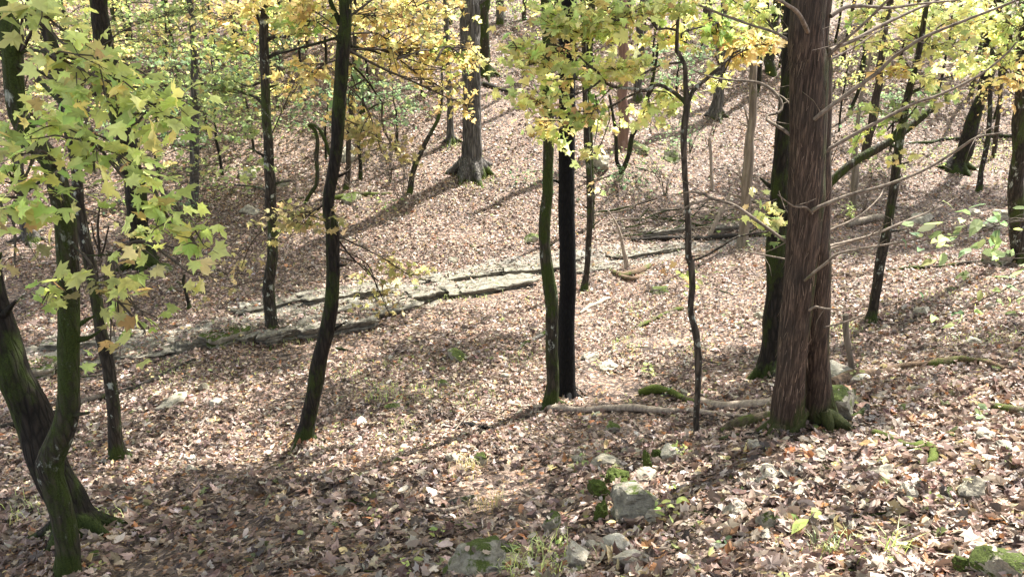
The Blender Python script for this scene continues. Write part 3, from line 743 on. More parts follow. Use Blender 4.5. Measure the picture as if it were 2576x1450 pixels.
tree("charred_tree", "straight pitch black charred trunk standing in the middle of the slope", "dead tree",
     [(1420,1006,62),(1422,960,48),(1425,880,43),(1426,800,41),(1427,600,41),(1425,400,41),(1428,200,41),(1429,0,41)],
     M_CHAR, H=9, crown=0, seed=9, roots=4, rootlen=.22, rough=.05, wob=.12, segs=22)
tree("maple_tree", "wavy green mossy trunk hugging the charred black trunk", "tree",
     [(1384,1020,44),(1390,960,34),(1390,880,32),(1390,780,32),(1378,690,32),(1370,610,28),(1368,540,30),(1377,480,27),(1380,380,27),(1377,250,28),(1376,100,27),(1374,0,26)],
     M_BARK_MOSS, H=9, seed=11, roots=3, rootlen=.2, rough=.1, segs=18, Yoff=-.1)

tree("maple_tree", "dark curved trunk with mossy base standing alone left of centre", "tree",
     [(766,1112,54),(775,1070,40),(783,1000,38),(800,920,38),(818,840,38),(832,740,34),(838,640,34),(840,575,34),(828,520,28),(838,430,30),(850,330,32),(858,220,34),(864,100,34),(866,0,30)],
     M_BARK_DARK, H=9, seed=13, roots=3, rootlen=.18, rough=.08, segs=18,
     limbs=[[(862,62,16),(852,42,15),(838,15,12),(826,-20,11),(810,-80,8)],[(850,95,8),(800,110,7),(760,120,6,.3),(700,135,5,.6)],[(860,110,7),(900,120,6,.3),(940,128,6,.6),(1000,150,4,1)],
            [(860,150,7,.2),(885,165,6,.4),(920,200,5,.6),(960,255,4,.9)],[(836,505,6),(812,515,5,.1),(790,535,4,.3),(760,565,3,.4)],[(840,590,4),(880,640,4,.2),(930,690,3,.4)]],
     sprays=[(850,60,940,50,120,50,.6,95,'O'),(862,90,1000,135,120,60,.9,105,'O'),(862,130,1090,215,95,50,1.1,75,'O'),(860,120,1170,265,55,36,1.2,34,'O'),
             (850,90,770,70,80,55,.4,75,'M'),(855,150,780,190,75,40,.4,50,'O'),(850,300,940,345,75,38,.4,42,'T'),(860,200,960,385,60,22,.3,20,'T'),
             (836,500,745,560,85,26,.2,42,'T'),(838,520,830,572,40,20,-.2,12,'T'),(838,560,690,600,50,24,.3,16,'T'),(840,590,1030,690,62,26,.4,28,'T'),(838,620,955,740,60,22,.4,22,'T'),(840,640,980,790,40,16,.3,8,'T'),
             (860,60,1060,40,110,45,1.3,70,'O'),(1100,150,1200,170,60,40,1.4,34,'O'),(1000,150,1130,140,70,50,1.2,50,'M'),(838,60,780,20,80,40,0,50,'O'),(920,200,880,300,60,36,.6,26,'O'),(960,255,1010,400,40,24,.7,14,'T'),(850,80,900,230,70,30,.9,36,'B')], leaf=.066, dens=1.35)

tree("maple_tree", "upright dark tree with many short side branches growing on the rock ledge", "tree",
     [(686,845,44),(680,810,32),(676,740,30),(683,660,26),(684,560,26),(682,480,27),(674,400,24),(672,300,24),(667,200,22),(664,110,24),(668,40,22),(672,0,20)],
     M_BARK_LICHEN, H=9, lean=(.55, 0, 1), seed=15, roots=4, rootlen=.35, rough=.09, segs=16,  # unseen top leaned right so that its crown shades the lower left
     limbs=[[(668,270,9),(645,248,8),(600,232,6,.3),(560,215,5,.5)],[(666,200,6),(630,215,5,.2),(590,205,4,.5)],[(668,110,12),(690,95,11),(720,92,8,.2),(760,75,5,.5)],[(666,150,10),(700,130,9),(730,115,6,.3)],
            [(684,470,9),(700,460,7),(730,455,5,.2)],[(674,480,6),(640,470,5,.3),(590,465,4,.6)],[(664,75,9),(650,40,8),(640,0,6)]],
     sprays=[(668,250,570,230,85,45,.4,75,'G'),(668,180,590,130,85,50,.6,75,'M'),(666,80,560,50,95,50,.8,80,'O'),(668,60,720,50,75,45,.2,60,'M'),(672,300,600,330,70,36,.4,46,'G'),
             (668,160,740,230,70,45,.5,55,'O'),(675,400,620,420,60,30,.2,28,'G'),(672,0,660,20,90,36,0,60,'O'),(684,560,600,690,60,34,.2,24,'T'),(680,700,540,740,50,28,.3,14,'T'),(676,350,760,170,40,30,.7,20,'G'),(684,500,690,560,30,20,-.2,8,'T')], leaf=.095)

tree("maple_tree", "thick dark mossy trunk leaning in from the left edge", "tree",
     [(192,1338,118),(165,1290,92),(135,1200,88),(105,1120,86),(75,1040,84),(50,960,80),(28,880,74),(5,800,66),(-25,700,60),(-60,560,56),(-100,400,52)],
     M_BARK_DARK, H=9, seed=17, roots=4, rootlen=.30, segs=28, lean=(-.2, .1, 1), rootdirs=[-.3, .5, 3.4, -1.6])
tree("maple_tree", "kinked mossy maple with broad pale green leaves in the left foreground", "tree",
     [(167,1446,68),(168,1400,56),(163,1330,54),(150,1260,54),(130,1200,56),(128,1160,62),(150,1110,60),(172,1040,54),(176,960,50),(172,860,50),(172,740,50),(168,620,52),(160,520,50),(128,400,54),(80,350,52),(48,290,46),(34,180,46),(28,100,52),(10,20,44),(-10,-60,40)],
     M_BARK_MOSS, H=7, seed=19, segs=26, rough=.07, lean=(-.1, 0, 1), crown=.8, wob=.12,
     limbs=[[(48,130,10),(70,124,9,-.1),(110,128,8,-.3),(150,145,7,-.4),(190,180,6,-.5)],[(50,165,13),(75,180,12,-.1),(110,215,11,-.2),(150,260,9,-.3),(175,300,7,-.4)],[(50,160,9),(90,175,8,.1),(140,205,6,.1)],
            [(120,330,9),(135,300,7,-.1),(170,310,6,-.2),(230,360,5,-.4),(300,420,4,-.5)],[(150,420,8),(110,450,7,-.2),(60,490,6,-.3),(20,530,5,-.4)],[(175,600,5),(210,640,4,-.2),(280,640,3,-.3)],[(172,760,4),(150,700,3,-.2),(110,740,3,-.3)]],
     sprays=[(60,120,70,70,70,50,-.7,12,'L'),(60,125,160,110,80,45,-.8,16,'L'),(110,128,235,190,75,42,-.9,18,'L'),(150,145,270,255,100,40,-.9,26,'P'),(175,300,350,310,100,38,-1.0,30,'P'),(175,300,440,300,60,26,-1.0,12,'P'),(170,310,200,350,80,40,-.7,20,'P'),
             (120,330,60,330,60,40,-.6,14,'P'),(150,420,60,440,66,46,-.8,18,'P'),(60,490,40,560,60,30,-.8,12,'P'),(150,420,160,500,70,34,-.7,15,'P'),(230,360,330,470,80,36,-.9,20,'P'),(230,360,240,430,70,34,-.8,16,'P'),(300,420,430,560,72,34,-.9,24,'P'),(300,420,490,610,50,26,-.9,13,'P'),
             (280,640,480,690,50,18,-.8,8,'Y'),(280,640,310,690,60,28,-.7,11,'P'),(210,640,250,740,44,20,-.6,6,'T'),(20,530,40,660,55,18,-.7,6,'T'),(150,700,110,755,44,30,-.5,9,'P'),(280,640,360,830,60,16,-.7,7,'P'),(280,640,300,790,40,12,-.6,4,'T'),(280,640,280,870,36,16,-.6,5,'P'),(60,490,20,430,40,40,-.7,9,'P')], leaf=.078, dens=.95)
tree("maple_tree", "slim wavy maple rising right of the kinked maple on the left", "tree",
     [(300,1152,48),(292,1110,34),(284,1040,31),(275,960,29),(266,880,31),(256,820,27),(244,740,28),(226,650,29),(212,590,30),(200,520,28),(192,440,26),(180,350,30),(165,270,26),(148,200,30),(130,120,30),(104,30,28),(90,-40,26)],
     M_BARK_LICHEN, H=9, seed=21, roots=3, rootlen=.16, segs=18, wob=.35,
     sprays=[(148,200,60,230,60,30,.5,16,'L'),(192,440,380,390,60,30,.3,18,'L'),(200,520,330,590,60,22,.2,12,'L')])
tree("oak_tree", "dark rough trunk across the creek behind the left foreground leaves", "tree",
     [(362,672,78),(362,640,58),(352,590,50),(345,500,50),(330,430,50),(320,380,54),(300,300,44),(280,200,44),(262,110,48),(248,0,44)],
     M_BARK_DARK, H=11, seed=23, roots=5, rootlen=.4, segs=20, ridge=.1,
     sprays=[(262,110,330,60,100,50,.8,80,'G'),(262,110,420,120,95,50,1,80,'M'),(280,200,400,230,90,45,1,70,'G'),(330,430,450,440,95,50,.4,85,'G'),(330,430,430,520,75,36,.2,45,'B'),(280,200,180,60,80,50,1.2,60,'L'),(262,110,480,30,100,45,1.6,75,'G'),(300,300,520,330,70,40,.8,50,'G')])
tree("oak_tree", "big straight grey oak with deeply furrowed bark and flared mossy foot on the far slope", "tree",
     [(1185,436,78),(1186,418,62),(1187,390,52),(1187,330,47),(1187,250,45),(1185,150,48),(1183,60,53),(1181,0,54)],
     M_BARK_GREY, H=12, seed=25, roots=6, rootlen=.55, segs=40, ridge=.16, nridge=17, wob=.05)
tree("oak_tree", "reddish barked trunk with mossy foot standing behind the big grey oak", "tree",
     [(1226,186,40),(1224,165,28),(1222,120,26),(1219,60,27),(1217,0,27)], M_BARK_MOSS, H=10, crown=0, seed=27, roots=4, rootlen=.6)
tree("maple_tree", "grey tree with a bright mossy foot left of the big grey oak", "tree",
     [(1136,356,30),(1134,335,20),(1132,290,16),(1128,200,15),(1124,100,14),(1120,0,13)], M_BARK_GREY, H=9, seed=29, roots=4, rootlen=.4,
     sprays=[(1128,200,1080,110,80,50,.5,50,'O'),(1124,100,1050,40,80,40,.5,50,'M'),(1124,60,1150,30,50,30,-.5,24,'G')])
tree("young_tree", "small tree leaning right toward the big grey oak", "tree",
     [(1030,487,17),(1036,450,13),(1048,410,13),(1068,365,12),(1088,325,10),(1104,290,9),(1112,240,7)], M_BARK_LICHEN, H=3.5, crown=0, seed=31, rough=.12,
     sprays=[(1104,290,1110,260,40,22,0,22,'M')])
tree("young_tree", "thin brown trunk directly behind the dark curved trunk", "tree",
     [(871,476,17),(876,420,14),(879,340,13),(884,250,12),(890,170,11),(892,60,10)], M_BARK_BROWN, H=7, seed=33, crown=.6,
     sprays=[(884,250,930,200,50,30,0,28,'G'),(884,250,830,240,50,30,0,28,'O')])
tree("young_tree", "wiry dark sapling forking above the leaves between two thin trunks", "tree",
     [(906,450,12),(906,400,9),(900,340,9),(905,290,9),(915,265,8),(895,180,7),(885,120,7)], M_BARK_DARK, H=5, seed=35, crown=.5, limbs=[[(908,284,7),(925,276,6),(950,262,5),(980,255,3)]],
     sprays=[(915,265,1000,270,60,26,.2,30,'G')])
tree("young_tree", "mossy sapling arched over like a hook beside the dark curved trunk", "tree",
     [(768,510,9),(782,485,10),(797,462,11),(798,430,11),(795,395,11),(798,355,10),(790,325,9),(775,315,7)], M_BARK_MOSS, H=0, seed=37,
     limbs=[[(776,312,8),(795,318,8),(812,345,9),(826,380,9),(832,400,9)]], sprays=[(780,315,700,300,50,20,.2,16,'G')])
tree("young_tree", "thin grey trunk speckled with light behind the green understorey", "tree",
     [(487,532,24),(488,480,21),(489,400,22),(490,320,22),(488,200,18),(486,60,16)], M_BARK_GREY, H=9, seed=39, crown=.9,
     sprays=[(490,320,520,240,70,40,0,45,'G'),(488,200,440,180,70,40,0,45,'M')])
tree("young_tree", "straight thin trunk with mossy rear stem right of the charred trunk", "tree",
     [(1470,732,22),(1476,690,15),(1480,600,15),(1484,520,16),(1481,430,15),(1477,350,17),(1474,260,13),(1470,150,12),(1466,0,11)], M_BARK_LICHEN, H=8, seed=41, crown=.9, roots=3, rootlen=.12,
     sprays=[(1484,520,1515,470,30,14,-.3,7,'Y')])
tree("young_tree", "short mossy stem just behind the straight thin trunk by the creek", "tree",
     [(1490,575,14),(1490,540,12),(1491,480,11),(1488,400,10),(1486,300,9)], M_BARK_MOSS, H=6, seed=43, crown=0)
tree("bare_tree", "pale bare trunk with stringy bark across the creek left of the cedar", "tree",
     [(1864,622,34),(1868,590,26),(1873,520,25),(1880,430,27),(1888,340,22),(1893,250,20),(1897,160,18),(1902,60,16)], M_BARK_PALE, H=8, crown=0, seed=45, ridge=.08,
     limbs=[[(1880,470,6),(1860,440,5),(1845,430,3)],[(1890,330,6),(1880,300,5),(1872,270,3)],[(1875,540,5),(1900,520,4),(1925,510,3)]])
tree("cedar_tree", "reddish cedar trunk on the far slope behind the V-shaped sapling", "tree",
     [(1567,372,34),(1567,345,28),(1568,280,25),(1566,200,25),(1566,100,26),(1564,0,26)], M_CEDARFAR, H=9, crown=0, seed=47, roots=4, rootlen=.3)
tree("young_tree", "V-shaped double stemmed mossy sapling on the far side of the creek", "tree",
     [(1562,434,15),(1573,415,13),(1583,380,12),(1592,340,12),(1612,300,11),(1628,245,11),(1640,210,9),(1650,160,7)], M_BARK_DARK, H=5, seed=49, crown=0,
     limbs=[[(1562,432,12),(1552,405,11),(1551,370,9),(1548,330,9),(1540,290,8),(1532,240,6)]],
     sprays=[(1548,330,1530,320,40,26,0,22,'G'),(1592,340,1640,320,50,24,0,22,'M')])
tree("oak_tree", "grey oak trunk leaning right on the far slope beyond the pale bare trunk", "tree",
     [(1800,292,42),(1803,270,31),(1808,220,29),(1815,170,28),(1822,100,27),(1830,0,26)], M_BARK_GREY, H=10, crown=0, seed=51, ridge=.1, roots=4, rootlen=.35)
tree("maple_tree", "slim dark leaning trunk standing alone right of the cedar", "tree",
     [(2188,810,32),(2197,780,24),(2206,720,24),(2216,650,24),(2232,580,23),(2243,500,22),(2252,430,22),(2262,360,20),(2272,300,18),(2283,240,18),(2298,180,16),(2312,120,14),(2330,20,12)], M_BARK_LICHEN, H=7, seed=53, crown=.5, roots=3, rootlen=.15,
     limbs=[[(2283,240,9),(2310,225,8),(2350,205,6,.2),(2400,190,4,.4)],[(2272,300,8),(2250,310,6),(2232,330,4)]],
     sprays=[(2283,240,2250,290,65,26,-.2,32,'G'),(2298,180,2240,190,70,30,.2,42,'O'),(2298,180,2360,120,90,50,.2,75,'L'),(2312,120,2300,50,95,45,.2,75,'Y'),(2290,220,2340,200,50,26,-.2,26,'Y'),(2312,120,2430,60,80,45,.5,60,'L'),(2283,240,2340,255,60,18,.2,20,'G'),(2298,180,2200,110,70,36,.4,42,'Y'),(2272,300,2165,330,50,30,.3,22,'P'),(2312,100,2200,40,80,40,.6,50,'L'),(2252,400,2280,400,30,14,-.3,8,'L')], leaf=.09)
tree("young_tree", "pale thin trunk standing beyond the creek right behind the cedar", "tree",
     [(2145,520,19),(2148,480,18),(2150,430,18),(2150,380,12),(2156,320,10),(2165,250,8)], M_BARK_PALE, H=6, seed=55, crown=.5)
tree("oak_tree", "brown leaning trunk on the far slope framed by cedar branches", "tree",
     [(2176,400,22),(2184,350,21),(2198,280,22),(2208,220,19),(2216,160,18),(2226,60,16)], M_BARK_BROWN, H=9, seed=57, ridge=.08)
tree("leaning_tree", "fallen mossy trunk leaning diagonally behind the slim trunk on the right", "tree",
     [(2075,480,20),(2100,448,20),(2150,405,19),(2200,378,20),(2250,350,18),(2300,310,17),(2360,262,15)], M_BARK_MOSS, H=0, seed=59, Y=13.5, rough=.14,
     limbs=[[(2236,352,9),(2260,320,8),(2290,290,6),(2310,262,4)]])
tree("oak_tree", "dark stout trunk leaning right on the shaded bank at far right", "tree",
     [(2408,428,62),(2418,400,40),(2430,360,36),(2446,320,35),(2458,280,32),(2466,250,30),(2480,180,28),(2496,60,26)], M_BARK_DARK, H=10, seed=61, roots=4, rootlen=.6,
     sprays=[(2466,250,2500,260,60,30,-1,36,'O'),(2466,250,2430,215,50,26,-1,30,'O')])
tree("young_tree", "thin dim trunk just right of the stout leaning trunk", "tree",
     [(2463,480,16),(2470,430,12),(2482,370,12),(2489,300,11),(2495,200,10)], M_BARK_LICHEN, H=8, seed=63, crown=.8)
tree("young_tree", "thin straight trunk between the stout leaning trunk and the right edge", "tree",
     [(2500,395,11),(2506,340,11),(2514,270,10),(2518,150,9)], M_BARK_BROWN, H=8, seed=65, crown=.8)
tree("maple_tree", "moss patched trunk cut by the right edge of the view", "tree",
     [(2566,662,44),(2562,620,36),(2560,540,36),(2556,470,36),(2564,380,34),(2570,250,34),(2574,100,32)], M_BARK_LICHEN, H=9, crown=.65, seed=67, roots=3, rootlen=.2,
     sprays=[(2570,250,2500,150,90,50,-.6,75,'L'),(2570,200,2540,60,80,60,-.8,75,'L'),(2570,250,2530,220,60,30,-.8,36,'O'),(2574,100,2450,20,80,40,-.5,60,'Y'),(2570,200,2420,170,70,40,-.3,55,'Y'),(2574,100,2560,0,60,40,-.9,40,'G')], leaf=.095)
tree("young_tree", "dark thin slanting stem on the far slope above the fallen diagonal trunk", "tree",
     [(2138,276,9),(2150,250,9),(2162,215,9),(2172,160,9),(2180,60,8)], M_BARK_DARK, H=7, seed=69, crown=0)
tree("oak_tree", "mossy trunk high on the slope at the top right", "tree",
     [(2348,42,26),(2350,20,23),(2352,0,22)], M_BARK_MOSS, H=9, seed=71, crown=0)
tree("maple_tree", "grey trunk with spreading mossy root behind the two left maples", "tree",
     [(78,604,50),(66,575,26),(58,540,22),(55,480,22),(50,400,20),(44,300,18),(40,100,16)], M_BARK_GREY, H=9, seed=73, roots=5, rootlen=.5,
     sprays=[(44,300,60,260,70,50,0,40,'Y'),(44,200,100,60,90,50,0,50,'Y'),(44,250,20,400,50,40,0,22,'L')])
tree("stump_sapling", "short bent leafless stub on the bank left of the ledge tree", "sapling",
     [(478,782,17),(474,760,9),(466,730,8),(460,705,8),(464,690,5)], M_BARK_DARK, H=0, seed=75)
tree("shrub", "thin forked bare shrub stems behind the slim wavy maple", "shrub",
     [(252,650,10),(250,620,6),(246,570,6),(250,520,4)], M_BARK_BROWN, H=0, seed=77, limbs=[[(252,648,6),(262,620,5),(272,570,4)],[(254,640,5),(236,600,4),(230,560,3)]])
tree("broken_stub", "pale broken upright stub with peeled top right of the cedar", "dead stub",
     [(2150,952,19),(2142,920,16),(2136,880,15),(2130,840,16),(2129,792,15)], M_BARK_PALE, H=0, seed=79, rough=.06)
tree("snag", "thin splintered snag beside the curled bark log", "dead tree",
     [(1578,678,15),(1574,650,13),(1568,625,9),(1561,590,7),(1550,560,5),(1530,530,4)], M_DEADWOOD, H=0, seed=81)
tree("dead_pole", "grey dead pole propped against the bank above the dark creek log", "dead pole",
     [(1785,594,11),(1796,570,11),(1808,545,11),(1825,515,9),(1840,478,7)], M_DEADWOOD, H=0, seed=83)
tree("dead_pole", "white slender dead pole propped upright left of the pale bare trunk", "dead pole",
     [(1792,478,8),(1789,440,8),(1788,400,8),(1786,345,7)], M_DEADWOOD, H=0, seed=85)

# ------------------------------------------------------------------ limestone slabs of the creek bed
def outline(rng, n=44, jag=.16):
    a = np.arange(n)/n*2*math.pi; r = 1+jag*np.array([mnoise.noise(Vector((math.cos(t)*1.7, math.sin(t)*1.7, rng.uniform(0, .01)+7.1*jag*10))) for t in a])*2
    k = rng.integers(5, 8); ph = rng.uniform(0, 6)
    poly = 1/(np.abs(np.cos(a))**5+np.abs(np.sin(a))**5)**.2
    r = (.6+.4*r)*poly*.92+rng.normal(0, .035, n)
    return np.cos(a)*r, np.sin(a)*r
def slab(px, py, Lpx, W, th, layers, mat, label, seed, ang=None, lift=0., group=None, tilt=0.):
    rng = np.random.default_rng(seed+5000); c = at(px, py); L = Lpx/F*depth(c)
    if ang is None:
        i_ = int(np.argmin(np.hypot(creek[:, 0]-c[0], creek[:, 1]-c[1]))); i_ = min(max(i_, 1), len(creek)-2)
        d = creek[i_+1]-creek[i_-1]; ang = math.atan2(d[1], d[0])+rng.normal(0, .05)
    ca, sa = math.cos(ang), math.sin(ang); mb = MB()
    base = float(hgt(c[0]-sa*W*.5, c[1]+ca*W*.5))
    z = min(float(c[2]), base)-.02+lift
    for q in range(layers):
        ox, oy = outline(rng); h = th*rng.uniform(.7, 1.3); k = len(ox)
        last = q == layers-1
        sc = (1.0 if (last or q % 2 == 0) else .86)+rng.normal(0, .05); sh = np.array([rng.normal(0, .08), rng.normal(0, .04)+(0 if last else .10)])
        rings = [(0.0, h), (.45, h), (.8, h), (.965, h*.98), (1.0, h*.82), (.99, h*.45), (.94, h*.22), (.86, -.03)]
        notch = np.repeat(rng.normal(0, .05, k//2+1), 2)[:k]
        V = [[sh[0], sh[1], h]]
        for rf, zz in rings[1:]:
            for t in range(k):
                jit = notch[t] if rf > .9 else 0
                V.append([ox[t]*sc*(rf+jit)+sh[0], oy[t]*sc*(rf+jit)+sh[1], zz+(rng.normal(0, .012) if zz > h*.5 else 0)])
        V = np.array(V); X = V[:, 0]*L*.5; Yl = V[:, 1]*W*.5+W*.5
        Z = V[:, 2]+z+.007*fbm(X*2+seed, Yl*2, seed, 3)+tilt*(Yl-W*.5)
        Wv = np.stack([c[0]+ca*X-sa*Yl, c[1]+sa*X+ca*Yl, Z], -1)
        t = np.arange(k); t2 = (t+1) % k
        mb.add(Wv, np.stack([0*t, 1+t, 1+t2], -1))
        mb.add(Wv, np.concatenate([np.stack([1+r*k+t, 1+(r+1)*k+t, 1+(r+1)*k+t2, 1+r*k+t2], -1) for r in range(len(rings)-2)]))
        z += h*.93
    SREG.append((c[0], c[1], ca, sa, L, W, z+.01))
    single("limestone_slab", mb, mat, label, "rock slab", c, group, kind='thing', smooth=False)
SL = [(730,862,150,.7,.06,4,"dark undercut limestone block just right of the ledge tree foot"),
 (655,866,110,.5,.055,3,"small dark undercut block right in front of the ledge tree"),
 (815,848,130,.5,.06,4,"dark undercut block left of the dark curved trunk"),
 (880,838,150,.5,.05,4,"dark ledge end tapering off right of the dark curved trunk"),
 (590,866,120,.5,.06,3,"mossy stepped limestone block left of the ledge tree"),
 (800,806,250,.6,.04,3,"flat grey slab topped with leaves above the dark undercut ledge"),
 (690,778,200,.5,.04,2,"thin grey slab behind the ledge tree"),
 (880,756,230,.6,.05,3,"layered slab just right of the dark curved trunk"),
 (1000,790,150,.5,.04,3,"broken slab beyond the tapering right tip of the dark ledge"),
 (1110,750,150,.6,.06,3,"bright sunlit slab beside the light green grass"),
 (1250,738,230,.7,.05,4,"long sunlit slab left of the charred black trunk"),
 (1200,706,240,.5,.04,3,"upper pale slab at the bank left of the wavy mossy trunk"),
 (1340,692,170,.5,.04,3,"thin slab right behind the wavy mossy trunk"),
 (1495,684,130,.5,.04,2,"flat grey slab beside the straight thin trunk"),
 (1600,652,170,.7,.04,3,"smooth grey slab behind the splintered snag"),
 (1700,634,120,.5,.03,2,"low slab at the right end of the bare creek bed"),
 (330,905,200,.8,.04,3,"broad pale slab under the slim wavy maple"),
 (150,940,200,.8,.04,3,"wide slab behind the kinked maple at far left"),
 (440,884,150,.6,.04,2,"flat slab between the wavy maple and the dark ledge"),
 (200,880,220,.5,.04,3,"thin layered slab at the back of the creek on the left"),
 (500,878,110,.4,.09,2,"narrow grey block sticking out at the left tip of the dark ledge"),
 (60,965,130,.6,.06,3,"shaded slab at the left border beside the thick leaning trunk"),
 (1680,594,150,.35,.03,3,"dark layered outcrop in the bank left of the crooked sapling stem"),
 (1840,584,120,.35,.03,3,"dark layered outcrop in the bank under the propped pole"),
 (1010,760,120,.4,.03,2,"small flat slab between the layered slab and the sunlit slabs"),
 (1420,665,120,.4,.03,2,"small slab peeping out right of the charred black trunk"),
 (290,860,130,.4,.03,2,"small dark slab behind the slim wavy maple")]
for k, q in enumerate(SL):
    slab(*q[:6], M_SLAB if k not in (4, 21) else M_ROCK_MOSS, q[6], k, lift=.03 if k < 22 or k > 23 else .06)

litter(LMB, 1.6, 6.2, 960, LITTER, .034, .098, 1, .48)
litter(LMB, 6.2, 11, 950, LITTER, .032, .072, 2, .5)
litter(LMB, 11, 20, 540, LITTER_LOW, .036, .078, 3, .5)
litter(LMB, 20, 36, 190, LITTER_LOW, .05, .10, 4, .55)


# ------------------------------------------------------------------ stones
def rock_mesh(mb, c, sx, sy, sz, seed, sub=4, facets=12, rot=0., rough=.10):
    rng = np.random.default_rng(seed+300)
    import bmesh
    bm = bmesh.new(); bmesh.ops.create_icosphere(bm, subdivisions=sub, radius=1)
    V = np.array([v.co[:] for v in bm.verts]); Fc = np.array([[v.index for v in f.verts] for f in bm.faces]); bm.free()
    for _ in range(facets):
        nn = rng.normal(size=3); nn[2] *= .8; nn /= np.linalg.norm(nn); d = rng.uniform(.42, .8)
        s = V@nn; V = V-np.maximum(s-d, 0)[:, None]*nn
    V = V-(V.max(0)+V.min(0))/2; V = V/V.max(0)
    n3 = np.array([mnoise.fractal(Vector(v)*1.6+Vector((seed, 0, 0)), .9, 2.1, 5) for v in V])
    V = V*(1+rough*n3[:, None]); V[:, 2] *= 1.0
    ca, sa = math.cos(rot), math.sin(rot)
    V = V*np.array([sx, sy, sz]); V = np.stack([V[:, 0]*ca-V[:, 1]*sa, V[:, 0]*sa+V[:, 1]*ca, V[:, 2]], -1)
    mb.add(V+c, Fc)
def stone(px, py, wpx, hpx, mat, desc, seed, unique=False, deep=.8, sub=4, facets=15, rot=None, cat="rock", name="rock", rough=.16, lift=0.):
    b = at(px, py); dp = depth(b); sx = wpx/F*dp/2; sz = hpx/F*dp/2*1.2; sy = sx*deep
    c = b+np.array([0, sy*.6, sz*(.5 if hpx > 44 else .24)+lift]); l = desc if unique else lab(desc, px, py)
    if l is None: return
    mb = MB(); fq = 1.06
    mb = MB(); rock_mesh(mb, c, sx*fq, sy*fq, sz*1.12, seed, sub, facets, (seed*.7) % 3 if rot is None else rot, rough)
    if wpx > 26 and b[1] < 12:
        lean_leaves(c, sx*.9, sx*1.15+.06, sz*.22, int(5+wpx*.18), seed)
        rng = np.random.default_rng(seed); N = int(1+wpx/45)
        q = np.column_stack([c[0]+rng.normal(0, .35, N)*sx, c[1]+rng.normal(0, .35, N)*sy, c[2]+sz*rng.uniform(.92, 1.08, N)])
        if cat == "rock": put_leaves(LMB, q, np.array([0, 0, 1.])+rng.normal(0, .3, (N, 3)), rng.uniform(.04, .085, N), pal(LIT, LITW, N, rng, .2), LITTER, rng, centre=True)
    single(name, mb, mat, l, cat, b, smooth=False)
stone(1612,1300,150,72,M_ROCK_SPECK,"big square grey rock with bare front face and moss along its left edge",1,True,.7,4,12,.1)
stone(1628,1216,60,26,M_ROCK,"small pale wedge of stone lying on top of the big square grey rock",2,True,lift=.02,facets=12)
stone(1555,1225,70,44,M_MOSS,"bright green moss cushion at the upper left corner of the big square rock",3,True,cat="moss",name="moss_cushion",facets=3, rough=.4)
stone(1508,1255,58,46,M_MOSS,"mossy lump left of the big square rock",4,True,cat="moss",name="moss_cushion",facets=4, rough=.35)
stone(1512,1312,36,52,M_MOSS,"narrow mossy root end at the lower left of the big square rock",5,True,cat="moss",name="moss_cushion",facets=4, rough=.35)
stone(1628,1185,32,50,M_MOSS,"slim mossy hump above the big square rock",6,True,cat="moss",name="moss_cushion",facets=4, rough=.35)
stone(1655,1160,28,36,M_MOSS,"upper moss covered hump leading to the crooked sapling",60,True,cat="moss",name="moss_cushion",facets=4, rough=.35)
stone(1690,1155,66,32,M_ROCK_PALE,"grey rounded stone right of the slim mossy hump",7,True)
stone(1530,1176,76,26,M_ROCK,"flat dark grey stone above the bright moss cushion",8,True)
stone(1585,1145,44,22,M_ROCK,"small grey stone between the flat dark stone and the mossy humps",9,True)
stone(1390,1340,56,50,M_ROCK_MOSS,"dim mossy stone left of the big square rock",10,True)
stone(1190,1452,150,66,M_ROCK_SPECK,"pale grey rock with a mossy top at the bottom edge",11,True,.8,4,22,.2,rough=.2)
stone(1265,1400,90,30,M_ROCK_MOSS,"low dark mossy stone behind the pale rock at the bottom edge",12,True)
stone(1555,1395,80,38,M_ROCK_PALE,"whitish weathered rock behind the smooth tan stone at the bottom",13,True)
stone(1590,1425,84,40,M_ROCK_BARE,"smooth tan oblong stone at the bottom",14,True,rough=.05)
stone(1455,1428,66,50,M_ROCK_BARE,"dull greenish stone between grass tuft and tan oblong stone",15,True)
stone(1500,1385,60,26,M_ROCK_BARE,"half buried tan stone behind the dull greenish stone",16,True)
stone(1655,1310,56,36,M_ROCK_BARE,"small tan stone right in front of the big square rock",17,True)
stone(1850,1300,62,46,M_ROCK_BARE,"flat tan stone tilted among leaves right of the big square rock",18,True)
stone(2118,1060,120,76,M_ROCK_MOSS,"rounded dark boulder under thick green moss at the cedar foot",19,True,.8,4,6,.5,lift=.03)
stone(2030,1035,44,30,M_ROCK_BARE,"tan stone wedged between the two cedar stems",20,True)
stone(2035,1062,48,15,M_ROCK_BARE,"flat tan stone under the wedged stone at the cedar",21,True)
stone(2445,1262,70,62,M_ROCK,"cracked angular rock with dark left side on the right",22,True,.8,4,13,.3)
stone(2395,1255,44,28,M_ROCK_MOSS,"small mossy stone touching the cracked angular rock",23,True)
stone(2550,1462,150,66,M_ROCK_MOSS,"large mossy layered rock cut by the bottom right corner",24,True,.8,4)
stone(2440,1445,60,46,M_MOSS,"yellow green moss cushion left of the bottom right rock",25,True,cat="moss",name="moss_cushion",facets=4, rough=.35)
stone(2222,1200,64,36,M_ROCK,"light grey stone in the middle of the right foreground",26,True)
stone(2182,1180,32,26,M_ROCK_PALE,"small pale stone left of the light grey stone in the right foreground",27,True)
stone(1940,1205,58,34,M_ROCK_BARE,"tan blocky stone below the cedar in the foreground",28,True)
stone(1915,1215,34,22,M_ROCK_PALE,"small grey stone beside the tan blocky stone",29,True)
stone(1935,1325,56,46,M_ROCK_MOSS,"dark pitted stone left of the broad leaved seedling",30,True)
